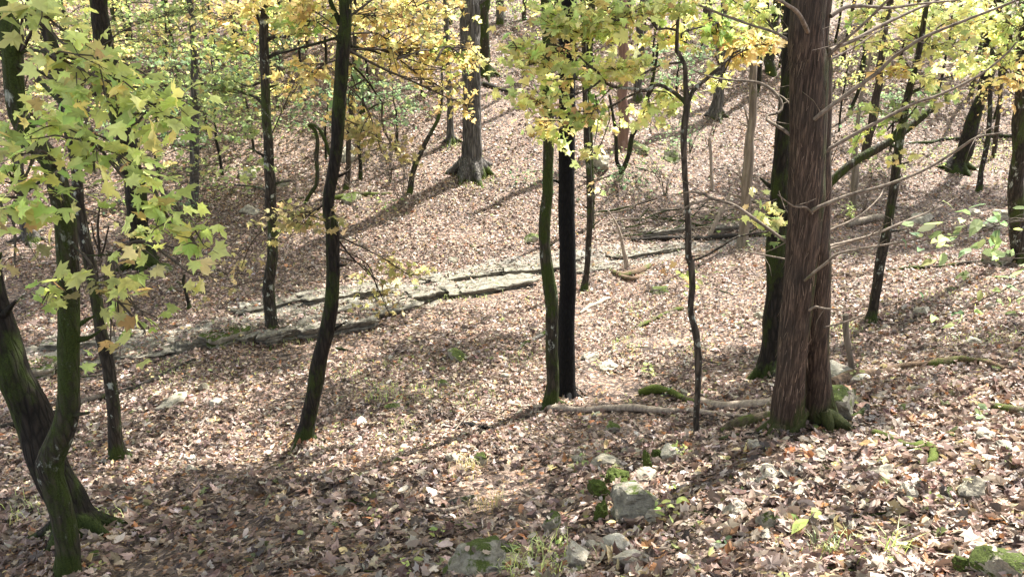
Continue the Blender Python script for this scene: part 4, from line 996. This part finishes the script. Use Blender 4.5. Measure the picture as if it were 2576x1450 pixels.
stone(2080,1155,50,26,M_ROCK_BARE,"speckled stone below the mossy boulder",31,True)
stone(2290,1250,54,36,M_ROCK_BARE,"weathered stone in the centre of the right foreground leaves",32,True)
stone(2130,1265,22,18,M_ROCK_BARE,"pebble left of a small round pebble in the right foreground",33,True)
stone(2168,1275,28,20,M_ROCK_BARE,"small round brown pebble in the right foreground",34,True)
stone(2310,1230,40,22,M_ROCK_PALE,"pale flat stone behind the weathered stone",35,True)
stone(2490,1110,60,26,M_ROCK,"grey stone near the right border above the cracked rock",36,True)
stone(2540,1135,60,22,M_ROCK_PALE,"pale stone right of the grey stone near the right border",37,True)
stone(1155,908,62,30,M_ROCK_MOSS,"lone stone with flat yellowish mossy top in mid slope",38,True)
stone(510,985,28,28,M_ROCK_MOSS,"small upright mossy stone on the left slope",39,True)
stone(432,1018,92,22,M_ROCK,"long flat dark stone on the left slope",40,True,.5)
stone(540,1022,34,22,M_ROCK_PALE,"pale small stone right of the long flat dark stone",41,True)
stone(474,1162,34,20,M_ROCK_PALE,"grey pebble on the left slope in front of the dark curved trunk",42,True)
stone(985,1028,38,14,M_ROCK_MOSS,"low mossy stone right of the dark curved trunk",43,True)
stone(910,1072,34,22,M_ROCK_PALE,"pale oval stone right of the curved trunk's foot",44,True)
stone(1135,1165,46,36,M_ROCK,"grey angular stone left of a mossy knob in front of the charred trunk",45,True)
stone(1208,1175,34,40,M_ROCK_MOSS,"mossy knob of stone in front of the charred trunk",46,True)
stone(1662,740,44,22,M_ROCK_MOSS,"round mossy stone right of the curled bark log",47,True)
stone(1335,608,40,24,M_ROCK_MOSS,"mossy stone on the bank left of the wavy mossy trunk",48,True)
stone(1508,425,62,42,M_ROCK,"dark boulder on the far slope right of the charred trunk",49,True,.8,4)
stone(1690,402,60,28,M_ROCK_MOSS,"mossy rock on the far slope right of the V-shaped sapling",50,True)
stone(1610,385,60,34,M_ROCK_MOSS,"dark mossy rock at the foot of the far reddish cedar",51,True)
stone(2320,560,70,30,M_ROCK,"long grey rock across the creek on the right",52,True)
stone(2460,540,40,16,M_ROCK_BARE,"flat greenish rock at the far right creek bank",53,True)
stone(2540,550,60,22,M_ROCK,"grey rock next to the mossy trunk at far right",54,True)
stone(2500,575,50,18,M_ROCK_BARE,"low tan rock before the grey bank rocks at far right",55,True)
stone(2520,668,100,42,M_ROCK_MOSS,"mossy dark mound at the foot of the trunk on the right edge",56,True)
stone(2425,705,40,26,M_ROCK_MOSS,"mossy stump like stone left of the mound on the right",57,True)
stone(2328,790,44,22,M_ROCK_PALE,"pale wedge of rock right of the slim leaning trunk",58,True)
stone(615,782,44,26,M_ROCK_PALE,"pale cube of rock left behind the ledge tree",59,True)
stone(400,690,50,32,M_ROCK_MOSS,"mossy rock right of the dark trunk across the creek",61,True)
stone(425,735,26,14,M_ROCK_MOSS,"small mossy rock above the creek on the left",62,True)
stone(625,540,50,26,M_ROCK,"dark rock in the green understorey left of the ledge tree",63,True)
stone(620,445,60,26,M_ROCK,"shaded rock under the green leaves on the far left slope",64,True)
stone(455,365,40,26,M_ROCK,"dark small boulder on the far left slope",65,True)
stone(880,505,50,20,M_ROCK_MOSS,"mossy slab of stone behind the dark curved trunk",66,True)
stone(715,468,30,18,M_ROCK_MOSS,"mossy stone right of the ledge tree's middle",67,True)
stone(1140,660,28,18,M_ROCK,"dark stone on the bank above the sunlit slabs",68,True)
stone(1530,930,50,18,M_ROCK_BARE,"flat pale stone right of the charred black trunk",69,True)
stone(1485,905,46,18,M_ROCK,"flat grey stone close to the charred black trunk's right",70,True)
stone(2130,960,110,40,M_ROCK_PALE,"pale bare rock behind the mossy boulder",71,True)
stone(870,402,60,44,M_ROCK,"big dark rock behind the thin brown trunk",72,True)
rs = np.random.default_rng(55); made = 0
for q in range(90):
    px, py = rs.uniform(20, 2560), rs.uniform(640, 1430)
    if made >= 46: break
    k = len(USED)
    m_, dsc = [(M_ROCK, "small grey stone in leaves"), (M_ROCK_BARE, "small tan stone among leaves"), (M_ROCK_MOSS, "small mossy stone"), (M_ROCK_PALE, "little pale stone")][int(rs.integers(4))]
    wpx = (22+26*(py/1450)**2)*rs.uniform(.6, 1.3)*(1.0 if px > 1100 else .75)
    stone(px, py, wpx, wpx*rs.uniform(.4, .65), m_, dsc, 200+q); made += len(USED) > k

single("leaf_litter", LMB, M_LITTER, "brown and tan fallen oak and maple leaves covering the woodland floor", "leaf litter", (0, 0, 0), kind="stuff", smooth=False)

# ------------------------------------------------------------------ logs and fallen branches
def log(name, desc, cat, pts, mat, unique=True, lift=.6, seed=0, rough=.12, side=(), segs=10, wob=.6):
    W = []; R = []
    for q in pts:
        p = at(q[0], q[1]); r = q[2]/2/F*depth(p); W.append(p+np.array([0, r*.4, r*lift+(q[3] if len(q) > 3 else 0)])); R.append(r)
    l = desc if unique else lab(desc, sum(q[0] for q in pts)/len(pts), sum(q[1] for q in pts)/len(pts))
    if l is None: return
    mb = MB(); tube(mb, W, R, segs=segs, step=max(.03, min(R)*2), rough=rough, wob=wob, seed=seed)
    for s in side:
        W2 = []; R2 = []
        for q in s:
            p = at(q[0], q[1]); r = q[2]/2/F*depth(p); W2.append(p+np.array([0, 0, r*.6+(q[3] if len(q) > 3 else .01)])); R2.append(r)
        tube(mb, W2, R2, segs=7, step=.05, rough=.1, wob=.6, seed=seed+3)
    o = single(name, mb, mat, l, cat, W[0])
log("fallen_branch","long thin pale fallen branch lying in front of the charred trunk","branch",[(1287,1019,7),(1330,1027,11),(1400,1034,17),(1450,1040,15),(1520,1034,17),(1600,1032,19),(1680,1042,18),(1720,1036,14),(1800,1044,11),(1900,1048,7)],M_DEADWOOD,seed=1,rough=.2)
log("fallen_log","thick weathered log between the crooked sapling and the cedar","log",[(1762,1020,20),(1800,1026,26),(1850,1028,28),(1900,1026,26),(1950,1020,22)],M_DEADWOOD,seed=2,rough=.18)
log("fallen_log","short mossy rotten log behind the long thin pale branch","log",[(1608,993,18),(1640,990,24),(1680,995,20),(1720,1008,15),(1760,1018,10)],M_MOSSLOG,seed=3,rough=.2)
log("fallen_log","rotten log running up right from behind the mossy boulder","log",[(2085,985,30),(2130,962,34),(2180,950,26),(2240,938,24),(2300,926,20),(2350,918,16),(2420,905,14)],M_ROT,seed=4,rough=.22)
log("fallen_log","flaky broken log piece on the right above the foreground leaves","log",[(2330,925,22),(2370,920,26),(2420,910,22),(2470,915,16),(2530,935,12)],M_ROT,seed=5,rough=.3)
log("fallen_branch","curled root like branch with mossy bend in the right foreground","branch",[(2195,1098,18),(2240,1112,22),(2290,1128,22),(2330,1125,26),(2352,1140,24),(2345,1160,18),(2310,1165,12)],M_MOSSLOG,seed=6,rough=.15)
log("fallen_branch","lichen crusted whitish branch in front of the mossy boulder","branch",[(2100,1078,16),(2130,1062,20),(2160,1052,20),(2182,1035,14,.04)],M_BARK_GREY,seed=7,rough=.2,side=[[(2150,1058,7),(2140,1082,5)]])
log("fallen_log","green mossy log end at the right border","log",[(2512,1033,24),(2545,1042,26),(2600,1052,26)],M_MOSSLOG,seed=8)
log("cedar_root","thick moss covered root reaching left from the cedar foot","root",[(1960,1052,30),(1920,1066,34),(1880,1078,34),(1840,1085,30),(1815,1092,18)],M_MOSSLOG,seed=9,rough=.3)
log("fallen_log","dark wood strip under the mossy root left of the cedar","log",[(1785,1112,12),(1830,1110,18),(1880,1102,16),(1930,1094,10)],M_BLACKWOOD,seed=10)
log("fallen_log","long dark log lying behind the slim maple on the left slope","log",[(0,1083,16),(60,1068,16),(130,1045,18),(220,1015,18),(300,992,17),(360,972,14),(430,935,12),(490,908,8)],M_BLACKWOOD,seed=11,rough=.15)
log("fallen_branch","crooked grey branch rising to the wavy mossy trunk's left","branch",[(1302,885,6),(1320,868,9),(1345,858,11),(1370,838,12),(1392,818,10)],M_BARK_GREY,seed=12)
log("fallen_branch","blackened stick fragment in front of the long pale branch","branch",[(1140,1082,8),(1160,1074,14,-.01),(1182,1072,15,-.01),(1205,1078,12),(1232,1077,7)],M_CHAR,seed=13,rough=.35)
log("fallen_branch","thin arched twig over the blackened stick fragment","twig",[(1140,1090,4),(1170,1062,4,.06),(1200,1048,4,.09),(1250,1052,3,.05),(1300,1058,2)],M_DEADTWIG,seed=14)
log("fallen_branch","gnarled grey branch left of the dim mossy stone","branch",[(985,1285,9),(1030,1278,11),(1080,1286,10),(1130,1284,9),(1165,1272,7)],M_DEADWOOD,seed=15,rough=.25)
log("fallen_branch","splintered grey wood chip right of the gnarled branch","branch",[(1118,1272,14),(1150,1262,16),(1190,1248,9)],M_BARK_GREY,seed=16)
log("fallen_branch","pale lichen twig with side shoots in the lower centre left","twig",[(830,1255,6),(870,1262,7),(905,1268,6),(945,1268,4)],M_BARK_GREY,side=[[(880,1265,4),(920,1250,4,.03),(965,1240,3,.05)],[(920,1262,3),(900,1290,3),(880,1310,2)]],seed=17)
log("fallen_branch","straight thin stick across the leaves in the lower left","twig",[(905,1335,4),(860,1358,5),(800,1388,5),(770,1410,4)],M_TWIG,seed=18)
log("bark_log","curled hollow bark log beside the splintered snag","log",[(1530,680,8),(1552,694,16),(1580,696,20),(1610,690,20),(1634,674,12,.03)],M_ROT,seed=19,rough=.25,side=[[(1560,700,12),(1590,706,12),(1620,690,10)]])
log("fallen_log","dark horizontal log along the creek bank left of the pale bare trunk","log",[(1590,605,8),(1680,604,12),(1770,603,13),(1860,598,12),(1940,592,10),(2010,585,9)],M_BLACKWOOD,seed=20,rough=.25)
log("fallen_log","pale cut log across the creek right behind the cedar","log",[(2132,572,17),(2160,565,18),(2205,553,18),(2250,553,12)],M_BARK_PALE,seed=21)
log("fallen_branch","mossy dark branch on the slope right of the charred trunk","branch",[(1590,830,6),(1640,808,10),(1690,786,14),(1715,780,12)],M_MOSSLOG,seed=22)
log("fallen_branch","pale barkless branch just right of the charred trunk","branch",[(1458,790,6),(1480,775,10),(1510,765,12),(1535,752,8)],M_DEADWOOD,seed=23)
log("fallen_branch","long thin stick on the slope behind the rotten log","twig",[(2240,818,5),(2300,812,6),(2400,806,5),(2470,802,3)],M_TWIG,seed=24)
log("fallen_branch","dark long branch across the sunny slope at far right","branch",[(2230,683,6),(2300,676,8),(2370,672,9),(2440,664,9),(2470,660,6)],M_BARK_BROWN,seed=25)
log("fallen_log","thin fallen trunk lying on the bank behind the stout leaning trunk","log",[(2230,368,7),(2320,362,8),(2400,352,8),(2480,347,9),(2560,342,9)],M_BARK_DARK,seed=26)
log("fallen_branch","grey diagonal stick behind the big square rock","twig",[(1795,1040,3),(1700,1115,5),(1660,1120,6),(1600,1160,5),(1540,1160,3)][1:],M_TWIG,seed=27)
log("fallen_log","dark strip of wood in front of the big square rock","log",[(1475,1322,10),(1530,1318,15),(1580,1312,12),(1610,1306,8)],M_BLACKWOOD,seed=28)
log("fallen_log","dark log piece lying right behind the big grey oak","log",[(1215,215,14),(1240,222,16),(1265,232,12),(1300,228,6)],M_BLACKWOOD,seed=29)
log("fallen_branch","mossy log on the ground behind the dark curved trunk","branch",[(835,505,14),(880,496,16),(930,492,12),(985,490,10)],M_MOSSLOG,seed=30)
log("fallen_branch","pale smooth curved branch at the bottom right of the big square rock","branch",[(1640,1205,3),(1680,1300,5),(1720,1318,6),(1760,1345,4)][1:],M_DEADWOOD,seed=31)
log("fallen_branch","flat decayed pale root in the lower right leaves","branch",[(1800,1385,10),(1830,1350,20),(1865,1310,16),(1880,1280,8)],M_ROT,seed=32,rough=.3)
rs = np.random.default_rng(31)
for q in range(46):
    px = rs.uniform(1440, 2000); py = 610-(px-1440)*.06-rs.uniform(0, 70); L = rs.uniform(60, 170); a = rs.normal(-.1, .5); wd = rs.uniform(2, 5)
    log("twig", ["dark fallen limb in creek brush", "grey bare limb in creek brush"][q % 2], "twig", [(px-L/2*math.cos(a), py+L/2*math.sin(a)*.5, wd), (px, py+rs.normal(0, 6), wd*.9, rs.uniform(0, .15)), (px+L/2*math.cos(a), py-L/2*math.sin(a)*.5, wd*.5, rs.uniform(.05, .4))], [M_BARK_DARK, M_DEADTWIG][q % 2], False, .9, 800+q, segs=6)
rs = np.random.default_rng(91); made = 0
STK = [("thin brown twig on the leaves", M_TWIG), ("pale dry stick on the leaves", M_DEADWOOD), ("dark crooked stick on the leaves", M_BARK_DARK), ("bleached grass stalk like twig", M_DEADTWIG)]
for q in range(300):
    if made >= 125: break
    px, py = rs.uniform(20, 2560), 1450-rs.uniform(0, 1)**1.1*1050
    if py < 500 and px < 650: continue
    sc = .35+.9*(py/1450)**1.5; L = rs.uniform(50, 170)*sc; a = rs.normal(0, .45); dx, dy = math.cos(a)*L, math.sin(a)*L*.6
    k = len(USED); d_, m_ = STK[int(rs.integers(4))]; wd = rs.uniform(2.5, 6)*sc+.8
    bend = rs.normal(0, .12)*L
    log("twig", d_, "twig", [(px-dx/2, py-dy/2, wd), (px-dx*.1, py-dy*.1+bend*.4, wd*.95), (px+dx*.25, py+dy*.25+bend*.3, wd*.8), (px+dx/2, py+dy/2, wd*.4)], m_, False, .9, 400+q, segs=6,
        side=([[(px, py, wd*.6), (px+rs.normal(0, L*.2), py-L*.2, wd*.35)]] if rs.uniform() < .5 else ()))
    made += len(USED) > k

# ------------------------------------------------------------------ seedlings
def seedling(px, py, hpx, nl, palette, desc, seed, leaf=.06, temps=[OVAL], unique=False, name="seedling", cat="seedling", spread=.6):
    l = desc if unique else lab(desc, px, py)
    if l is None: return
    rng = np.random.default_rng(seed+700); b = at(px, py); h = hpx/F*depth(b)
    T = Thing(name, l, cat, b); mb = MB(); pos = []; dirs = []
    ns = max(1, nl//6)
    for s in range(ns):
        e = b+np.array([rng.normal(0, .3)*h, rng.normal(0, .3)*h, h*rng.uniform(.7, 1.1)]); m = (b+e)/2+rng.normal(0, .06, 3)*h
        p, _ = tube(mb, [b-np.array([0, 0, .02]), m, e], [.0035, .0025, .0012], segs=5, step=.03)
        for k in range(int(math.ceil(nl/ns))):
            i_ = int((.35+.65*k/max(1, nl/ns-1))*(len(p)-1)); i_ = min(i_, len(p)-1)
            a = k*2.4+rng.uniform(-.4, .4); d = np.array([math.cos(a), math.sin(a), -.05]); off = d*leaf*.35
            tube(mb, [p[i_], p[i_]+off], [.0012, .0008], segs=4, step=.1); pos.append(p[i_]+off); dirs.append(d)
    pos = np.array(pos); dirs = np.array(dirs); N = len(pos); lf = MB()
    put_leaves(lf, pos, np.array([0, 0, 1.])+rng.normal(0, .35, (N, 3)), leaf*rng.uniform(.7, 1.25, N), pal(PALS[palette][0][:3], PALS[palette][1][:3], N, rng), temps, rng, dirv=dirs)
    T.part("stem", mb, M_TWIG); T.part("foliage", lf, M_LEAF, smooth=False)
seedling(2030,1325,45,5,'P',"broad leaved bright seedling in the right foreground leaves",1,.13,[OVAL],True)
seedling(1640,945,45,15,'L',"bright lime green seedling right of the charred trunk",2,.085,[OVAL],True)
seedling(1680,1310,120,16,'P',"pale leaved shrub sprig arching over the big square grey rock",3,.065,[OVAL],True,"shrub_sprig")
seedling(1700,1150,60,16,'P',"pale small leaved sprig behind the mossy humps",4,.05,[OVAL],True)
seedling(2135,960,45,7,'L',"small green seedling behind the mossy boulder",5,.06,[OVAL],True)
seedling(2480,1055,30,7,'B',"bluish green trailing sprig near the right border log",6,.08,[OVAL],True)
seedling(1170,1320,35,6,'G',"small green sprout left of the dim mossy stone",7,.06,[OVAL],True)
seedling(1100,1370,45,5,'P',"pale oval leaved seedling left of the pale bottom rock",8,.07,[OVAL],True)
seedling(1040,1430,40,4,'P',"pale round leaved seedling at the bottom left of the pale rock",9,.08,[OVAL],True)
seedling(1460,1170,30,4,'G',"tiny sprout left of the flat dark grey stone",10,.05,[OVAL],True)
seedling(1885,640,35,10,'G',"leafy green sprig hanging just left of the cedar trunk",11,.08,[OVAL],True)
seedling(1565,470,60,60,'B',"bushy blue green seedling clump below the V-shaped sapling",12,.09,[OVAL],True,"shrub","shrub")
seedling(1700,390,60,60,'B',"low green bush beside the mossy rock on the far slope",13,.09,[OVAL],True,"shrub","shrub")
seedling(2135,555,45,60,'L',"yellow green bush beside the pale cut log",14,.08,[MAPLE_LOW],True,"shrub","shrub")
rs = np.random.default_rng(17); made = 0
SD = [("small green seedling", 'G'), ("pale green sprout", 'P'), ("tiny lime sprout", 'L'), ("bluish green sprout", 'B')]
for q in range(90):
    if made >= 40: break
    px, py = rs.uniform(40, 2540), rs.uniform(500, 1430); sc = .4+.8*(py/1450)**1.5
    k = len(USED); d_, p_ = SD[int(rs.integers(4))]
    seedling(px, py, rs.uniform(18, 40)*sc, int(rs.integers(4, 9)), p_, d_, 50+q, .045); made += len(USED) > k

# overhanging shrub entering on the right
b = P(2720, 1000, 4.3); b[2] = float(hgt(b[0], b[1]))
T = Thing("shrub", "overhanging shrub with large drooping oval green leaves at the right border", "shrub", b)
mb = MB(); top = P(2680, 560, 4.3); tube(mb, [b-np.array([0, 0, .1]), (b+top)/2+np.array([.05, 0, 0]), top, top+np.array([-.1, 0, .5])], [.012, .010, .007, .003], segs=8, step=.05); T.part("stem", mb, M_BARK_BROWN)
rng = np.random.default_rng(5); lf = MB(); DENS = 1.0
for ax, ay, cx, cy_, rx, ry, nl in ((2680,560,2430,590,125,42,34),(2680,640,2540,690,60,26,15),(2680,720,2535,755,60,26,14),(2690,700,2400,785,60,16,7),(2680,560,2540,560,50,20,8)):
    mb = MB(); A_ = P(ax, ay, 4.3); C_ = P(cx, cy_, 4.2); dp = depth(C_)
    grow_spray(mb, lf, A_, C_, np.array([rx/F*dp, .2, ry/F*dp]), nl, .088, (GREEN[0][:4]+BLUEGREEN[0]+[(.42, .26, .07)], [2, 3, 2, 1, 3, 2, 2, .9]), rng, .006, [OVAL], .6, .5)
    T.part("branch", mb, M_TWIG)
T.part("foliage", lf, M_LEAF, smooth=False)

# ------------------------------------------------------------------ grass and low green cover (uncountable)
rng = np.random.default_rng(23); gm = MB()
TUFT = [(1340,1400,60,60,.13,'P'),(1290,1440,60,40,.13,'P'),(1400,1430,50,36,.12,'P'),(2090,1385,50,40,.12,'G'),(2240,1400,26,16,.18,'P'),(1130,740,60,120,.10,'P'),(1190,735,50,90,.10,'P'),(960,990,60,80,.09,'P'),
 (700,850,40,60,.10,'G'),(780,835,40,50,.10,'P'),(1070,985,60,70,.08,'P'),(640,850,50,60,.1,'P'),(980,1005,60,60,.08,'L'),(1010,910,50,50,.08,'P'),(1180,1010,60,60,.08,'P'),(180,940,50,70,.1,'P'),(60,1290,60,50,.12,'P'),(250,1310,50,40,.12,'P'),
 (880,940,60,60,.08,'P'),(1230,1270,40,40,.14,'T'),(1180,1180,50,50,.14,'T'),(2130,830,40,50,.10,'P'),(2470,860,80,120,.08,'L'),(2360,740,70,50,.08,'P'),(1740,880,60,50,.08,'P'),(1560,860,60,50,.08,'P'),(1600,790,60,50,.08,'P'),
 (1310,900,50,40,.08,'P'),(1010,1080,60,50,.08,'P'),(560,950,80,60,.08,'P'),(420,940,60,60,.09,'P'),(1205,450,50,160,.09,'L'),(1140,360,20,60,.09,'L'),(2450,410,80,160,.10,'L'),(2500,370,70,140,.10,'L'),(1255,170,25,60,.1,'L')]
for px, py, r, n_, ln, pk in TUFT:
    c = at(px, py); dp = depth(c); w_ = r/F*dp
    for _ in range(int(n_*1.3)):
        x = c[0]+rng.normal(0, w_*.55); y = c[1]+rng.normal(0, w_*.8); z = float(hgt(x, y)); L = ln*rng.uniform(.5, 1.3)
        a = rng.uniform(0, 6.28); d = np.array([math.cos(a), math.sin(a), 0]); s = np.array([-d[1], d[0], 0])*.0022*max(1, dp/8)
        b0 = np.array([x, y, z]); m1 = b0+d*L*.2+np.array([0, 0, L*.6]); e = b0+d*L*.65+np.array([0, 0, L*.75])
        cc = pal(PALS[pk][0][:3], PALS[pk][1][:3], 1, rng)[0]; c4 = np.tile([*cc, 1], (5, 1))
        gm.add([b0-s, b0+s, m1-s, m1+s, e], [[0, 1, 3], [0, 3, 2], [2, 3, 4]], 0, c4)
single("grass", gm, M_GRASS, "sparse pale green grass tufts poking through the fallen leaves", "grass", (0, 0, 0), kind="stuff", smooth=False)
cv = MB()
COV = [(1590,470,110,40,200,'B'),(1340,460,70,30,100,'B'),(1700,350,100,50,260,'B'),(1620,420,80,40,150,'G'),(560,470,110,60,260,'G'),(480,560,70,30,100,'G'),(1300,60,60,30,120,'B'),(1210,40,60,30,90,'L'),(1360,40,60,30,100,'M'),
 (700,330,100,40,160,'G'),(420,320,120,50,220,'G'),(2330,420,90,40,140,'G'),(1800,560,80,20,60,'G'),(2480,400,80,30,120,'L'),(960,520,60,20,50,'G'),(600,300,140,50,200,'G'),(2200,430,80,50,120,'G'),(300,520,90,40,120,'G'),
 (2000,200,100,50,120,'L'),(900,150,150,40,160,'G'),(350,150,200,50,240,'G'),(1450,90,100,40,120,'L'),(1100,60,120,30,140,'G'),(2350,170,150,60,200,'L'),(1700,130,150,40,160,'L'),(60,450,80,50,80,'M'),(100,150,150,60,200,'Y'),(620,60,200,30,200,'G'),(2450,100,130,50,200,'G')]
for px, py, rx, ry, n_, pk in COV:
    n_ = int(n_*.65)
    P0 = []
    for _ in range(n_):
        q = at(px+rng.normal(0, rx*.5), py+rng.normal(0, ry*.5)); q[2] += rng.uniform(.05, .45)*(1.0 if py < 480 else .5); P0.append(q)
    P0 = np.array(P0); put_leaves(cv, P0, np.array([0, 0, 1.])+rng.normal(0, .5, (n_, 3)), rng.uniform(.06, .13, n_), pal(*PALS[pk], n_, rng), [MAPLE_LOW, OVAL], rng)
single("ground_cover", cv, M_LEAF, "low green leafy undergrowth scattered over the far slope", "undergrowth", (0, 0, 0), kind="stuff", smooth=False)

# ------------------------------------------------------------------ young leafy trees of the far slope: five prototypes, copied
def young(seed, palette, H, nsp, lean):
    rng = np.random.default_rng(seed); T = Thing("young_tree", "x y z w", "tree", (0, 0, 0)); mb = MB()
    top = np.array([lean*H*.3, 0, H]); tube(mb, [(0, 0, -.3), (lean*.2, .05, H*.4), top*.75+np.array([.1, 0, 0]), top], [.05, .04, .025, .008], segs=8, step=.2, wob=.6, seed=seed)
    fl = MB(); bb = MB()
    for k in range(nsp):
        t = .32+.62*k/nsp; A_ = top*t; a = k*2.4+rng.uniform(-.5, .5); R = rng.uniform(.7, 1.5)*(1.25-t*.6)
        C_ = A_+np.array([math.cos(a)*R, math.sin(a)*R, rng.uniform(.1, .35)])
        grow_spray(bb, fl, A_, C_, np.array([.75, .75, .26]), 62, .105, palette, rng, .014, [MAPLE_LOW], .7)
    tr = T.part("trunk", mb, M_BARK_DARK); T.part("branch", bb, M_TWIG); T.part("foliage", fl, M_LEAF, smooth=False)
    return T.o
DENS = 1.0
PROT = {'G': young(71, GREEN, 3.6, 9, .2), 'M': young(72, MIX, 4.2, 10, -.3), 'O': young(73, ORANGE, 4.0, 9, .3), 'L': young(74, LIME, 3.4, 8, 0), 'Y': young(75, YELLOW, 4.4, 10, .15), 'B': young(76, BLUEGREEN, 2.4, 8, .2)}
used_first = {}
NM = dict(G="young leafy green tree", M="young yellow and green tree", O="young orange leaved tree", L="young lime green tree", Y="young golden leaved tree", B="low bluish green tree")
YT = [(400,470,'B',1),(560,440,'G',.9),(520,330,'B',1),(640,380,'G',.8),(430,300,'G',1),(300,420,'M',.9),(330,250,'L',1),(560,230,'M',1),(200,300,'M',1),(60,330,'Y',1),(130,200,'L',1),(20,210,'M',1),(450,190,'G',1.1),(700,270,'B',1),(760,230,'O',1),
 (640,170,'O',1),(330,150,'O',1.1),(520,130,'M',1.1),(820,170,'M',1),(930,250,'O',.9),(980,190,'G',1),(1060,240,'O',.85),(1100,150,'M',.9),(900,120,'O',1.1),(720,110,'G',1.1),(1040,120,'G',1),(230,100,'Y',1.2),(80,90,'M',1.2),(820,400,'B',.8),(1000,360,'B',.7),
 (1390,110,'L',.9),(1450,200,'M',.8),(1540,130,'L',1),(1640,180,'Y',.9),(1700,280,'B',.9),(1760,150,'L',1),(1880,140,'Y',1),(1620,90,'O',.9),(1960,170,'M',1),(2110,330,'L',.8),(2160,200,'O',.9),(2260,170,'L',1.1),(2360,230,'M',1),(2420,170,'L',1.1),(2520,200,'G',1.1),(2540,110,'L',1.2),
 (2330,120,'Y',1.1),(2230,90,'M',1.2),(2460,80,'G',1.2),(1840,80,'L',1.1),(1490,60,'O',1),(1200,90,'G',.7),(2500,300,'M',.9),(2240,380,'B',.8),(1380,50,'M',1),(610,90,'Y',1.1),(430,80,'O',1.2),(950,60,'Y',1.1),(2100,110,'L',1.2)]
rs = np.random.default_rng(3)
for px, py, k, sc in YT:
    l = lab(NM[k], px, py)
    if l is None: continue
    pr = PROT[k]
    if k in used_first:
        o = pr.copy(); COL.objects.link(o)
        for ch in used_first[k]:
            c = ch.copy(); COL.objects.link(c); c.parent = o
    else:
        o = pr; used_first[k] = list(pr.children)
    p = at(px, py); o.location = p; o.rotation_euler = (0, 0, rs.uniform(0, 6.28)); o.scale = (sc,)*3; o["label"] = l; o["group"] = "young leafy trees on the far slope"

# tall thin trunks standing far up the slope
def far_trunk(seed, mat, r):
    T = Thing("forest_tree", "x y z w", "tree", (0, 0, 0)); mb = MB()
    rng = np.random.default_rng(seed); ln = rng.normal(0, .5)
    tube(mb, [(0, 0, -.4), (0, 0, .1), (ln*.15, 0, 2.5), (ln*.6, .1, 5.5), (ln, 0, 9)], [r*1.9, r*1.3, r, r*.85, r*.5], segs=12, step=.15, wob=.5, rough=.06, seed=seed)
    T.part("trunk", mb, mat)
    if seed == 5: put_crown(T, np.array([ln, 0, 8.]), .8)
    return T.o
FT = [far_trunk(1, M_BARK_GREY, .13), far_trunk(2, M_BARK_DARK, .10), far_trunk(3, M_BARK_BROWN, .07), far_trunk(4, M_BARK_LICHEN, .16)]
FN = ["tall grey trunk", "tall dark trunk", "thin brown trunk", "stout lichened trunk"]
FC = {}
FTL = [(180,180,0),(590,110,1),(700,180,0),(770,120,2),(1000,60,1),(1255,60,0),(1320,50,2),(1470,150,1),(1520,100,2),(1600,250,0),(1650,60,1),(1720,120,2),(1900,240,1),(1935,180,3),(2030,140,0),(2120,160,2),(2220,130,1),(2290,90,3),(2400,110,2),(2500,60,1),(60,120,1),(330,110,2),(480,60,0),(840,60,2),(1390,180,2),(1480,215,1),(2440,240,2),(1780,60,0),(1080,40,2),(300,40,3),(900,30,0),(1580,30,0),(1970,60,1),(2180,50,0),(2370,40,0),(140,60,0),(1130,60,1),(1850,30,2),(700,50,3)]
for px, py, k in FTL:
    l = lab(FN[k], px, py)
    if l is None: continue
    if k in FC:
        o = FT[k].copy(); COL.objects.link(o)
        for ch in FC[k]: c = ch.copy(); COL.objects.link(c); c.parent = o
    else: o = FT[k]; FC[k] = list(o.children)
    o.location = at(px, py); o.rotation_euler = (0, 0, rs.uniform(0, 6.28)); o["label"] = l; o["group"] = "tall trunks far up the slope"


# bare brush on the far slope
rs = np.random.default_rng(77)
for q in range(46):
    px, py = rs.uniform(250, 2560), rs.uniform(230, 560)
    if 1080 < px < 1460 and py > 250: continue
    l = lab(["grey bare brush", "thin leafless shrub"][q % 2], px, py)
    if l is None: continue
    b = at(px, py); mb = MB()
    for k in range(int(rs.integers(4, 9))):
        H = rs.uniform(.5, 1.6); a = rs.normal(0, .5, 2)*H; m_ = b+np.array([a[0]*.3, a[1]*.3, H*.5]); e = b+np.array([a[0], a[1], H])
        tube(mb, [b-np.array([0, 0, .05]), m_, e], [.010, .007, .002], segs=5, step=.12, wob=2.5, seed=q*10+k)
        for _ in range(3):
            s_ = m_+(e-m_)*rs.uniform(0, .8); tube(mb, [s_, s_+np.array([rs.normal(0, .2), rs.normal(0, .2), rs.uniform(.05, .3)])], [.004, .0015], segs=4, step=.2)
    single("bare_shrub", mb, [M_BARK_LICHEN, M_DEADTWIG][q % 2], l, "shrub", b)
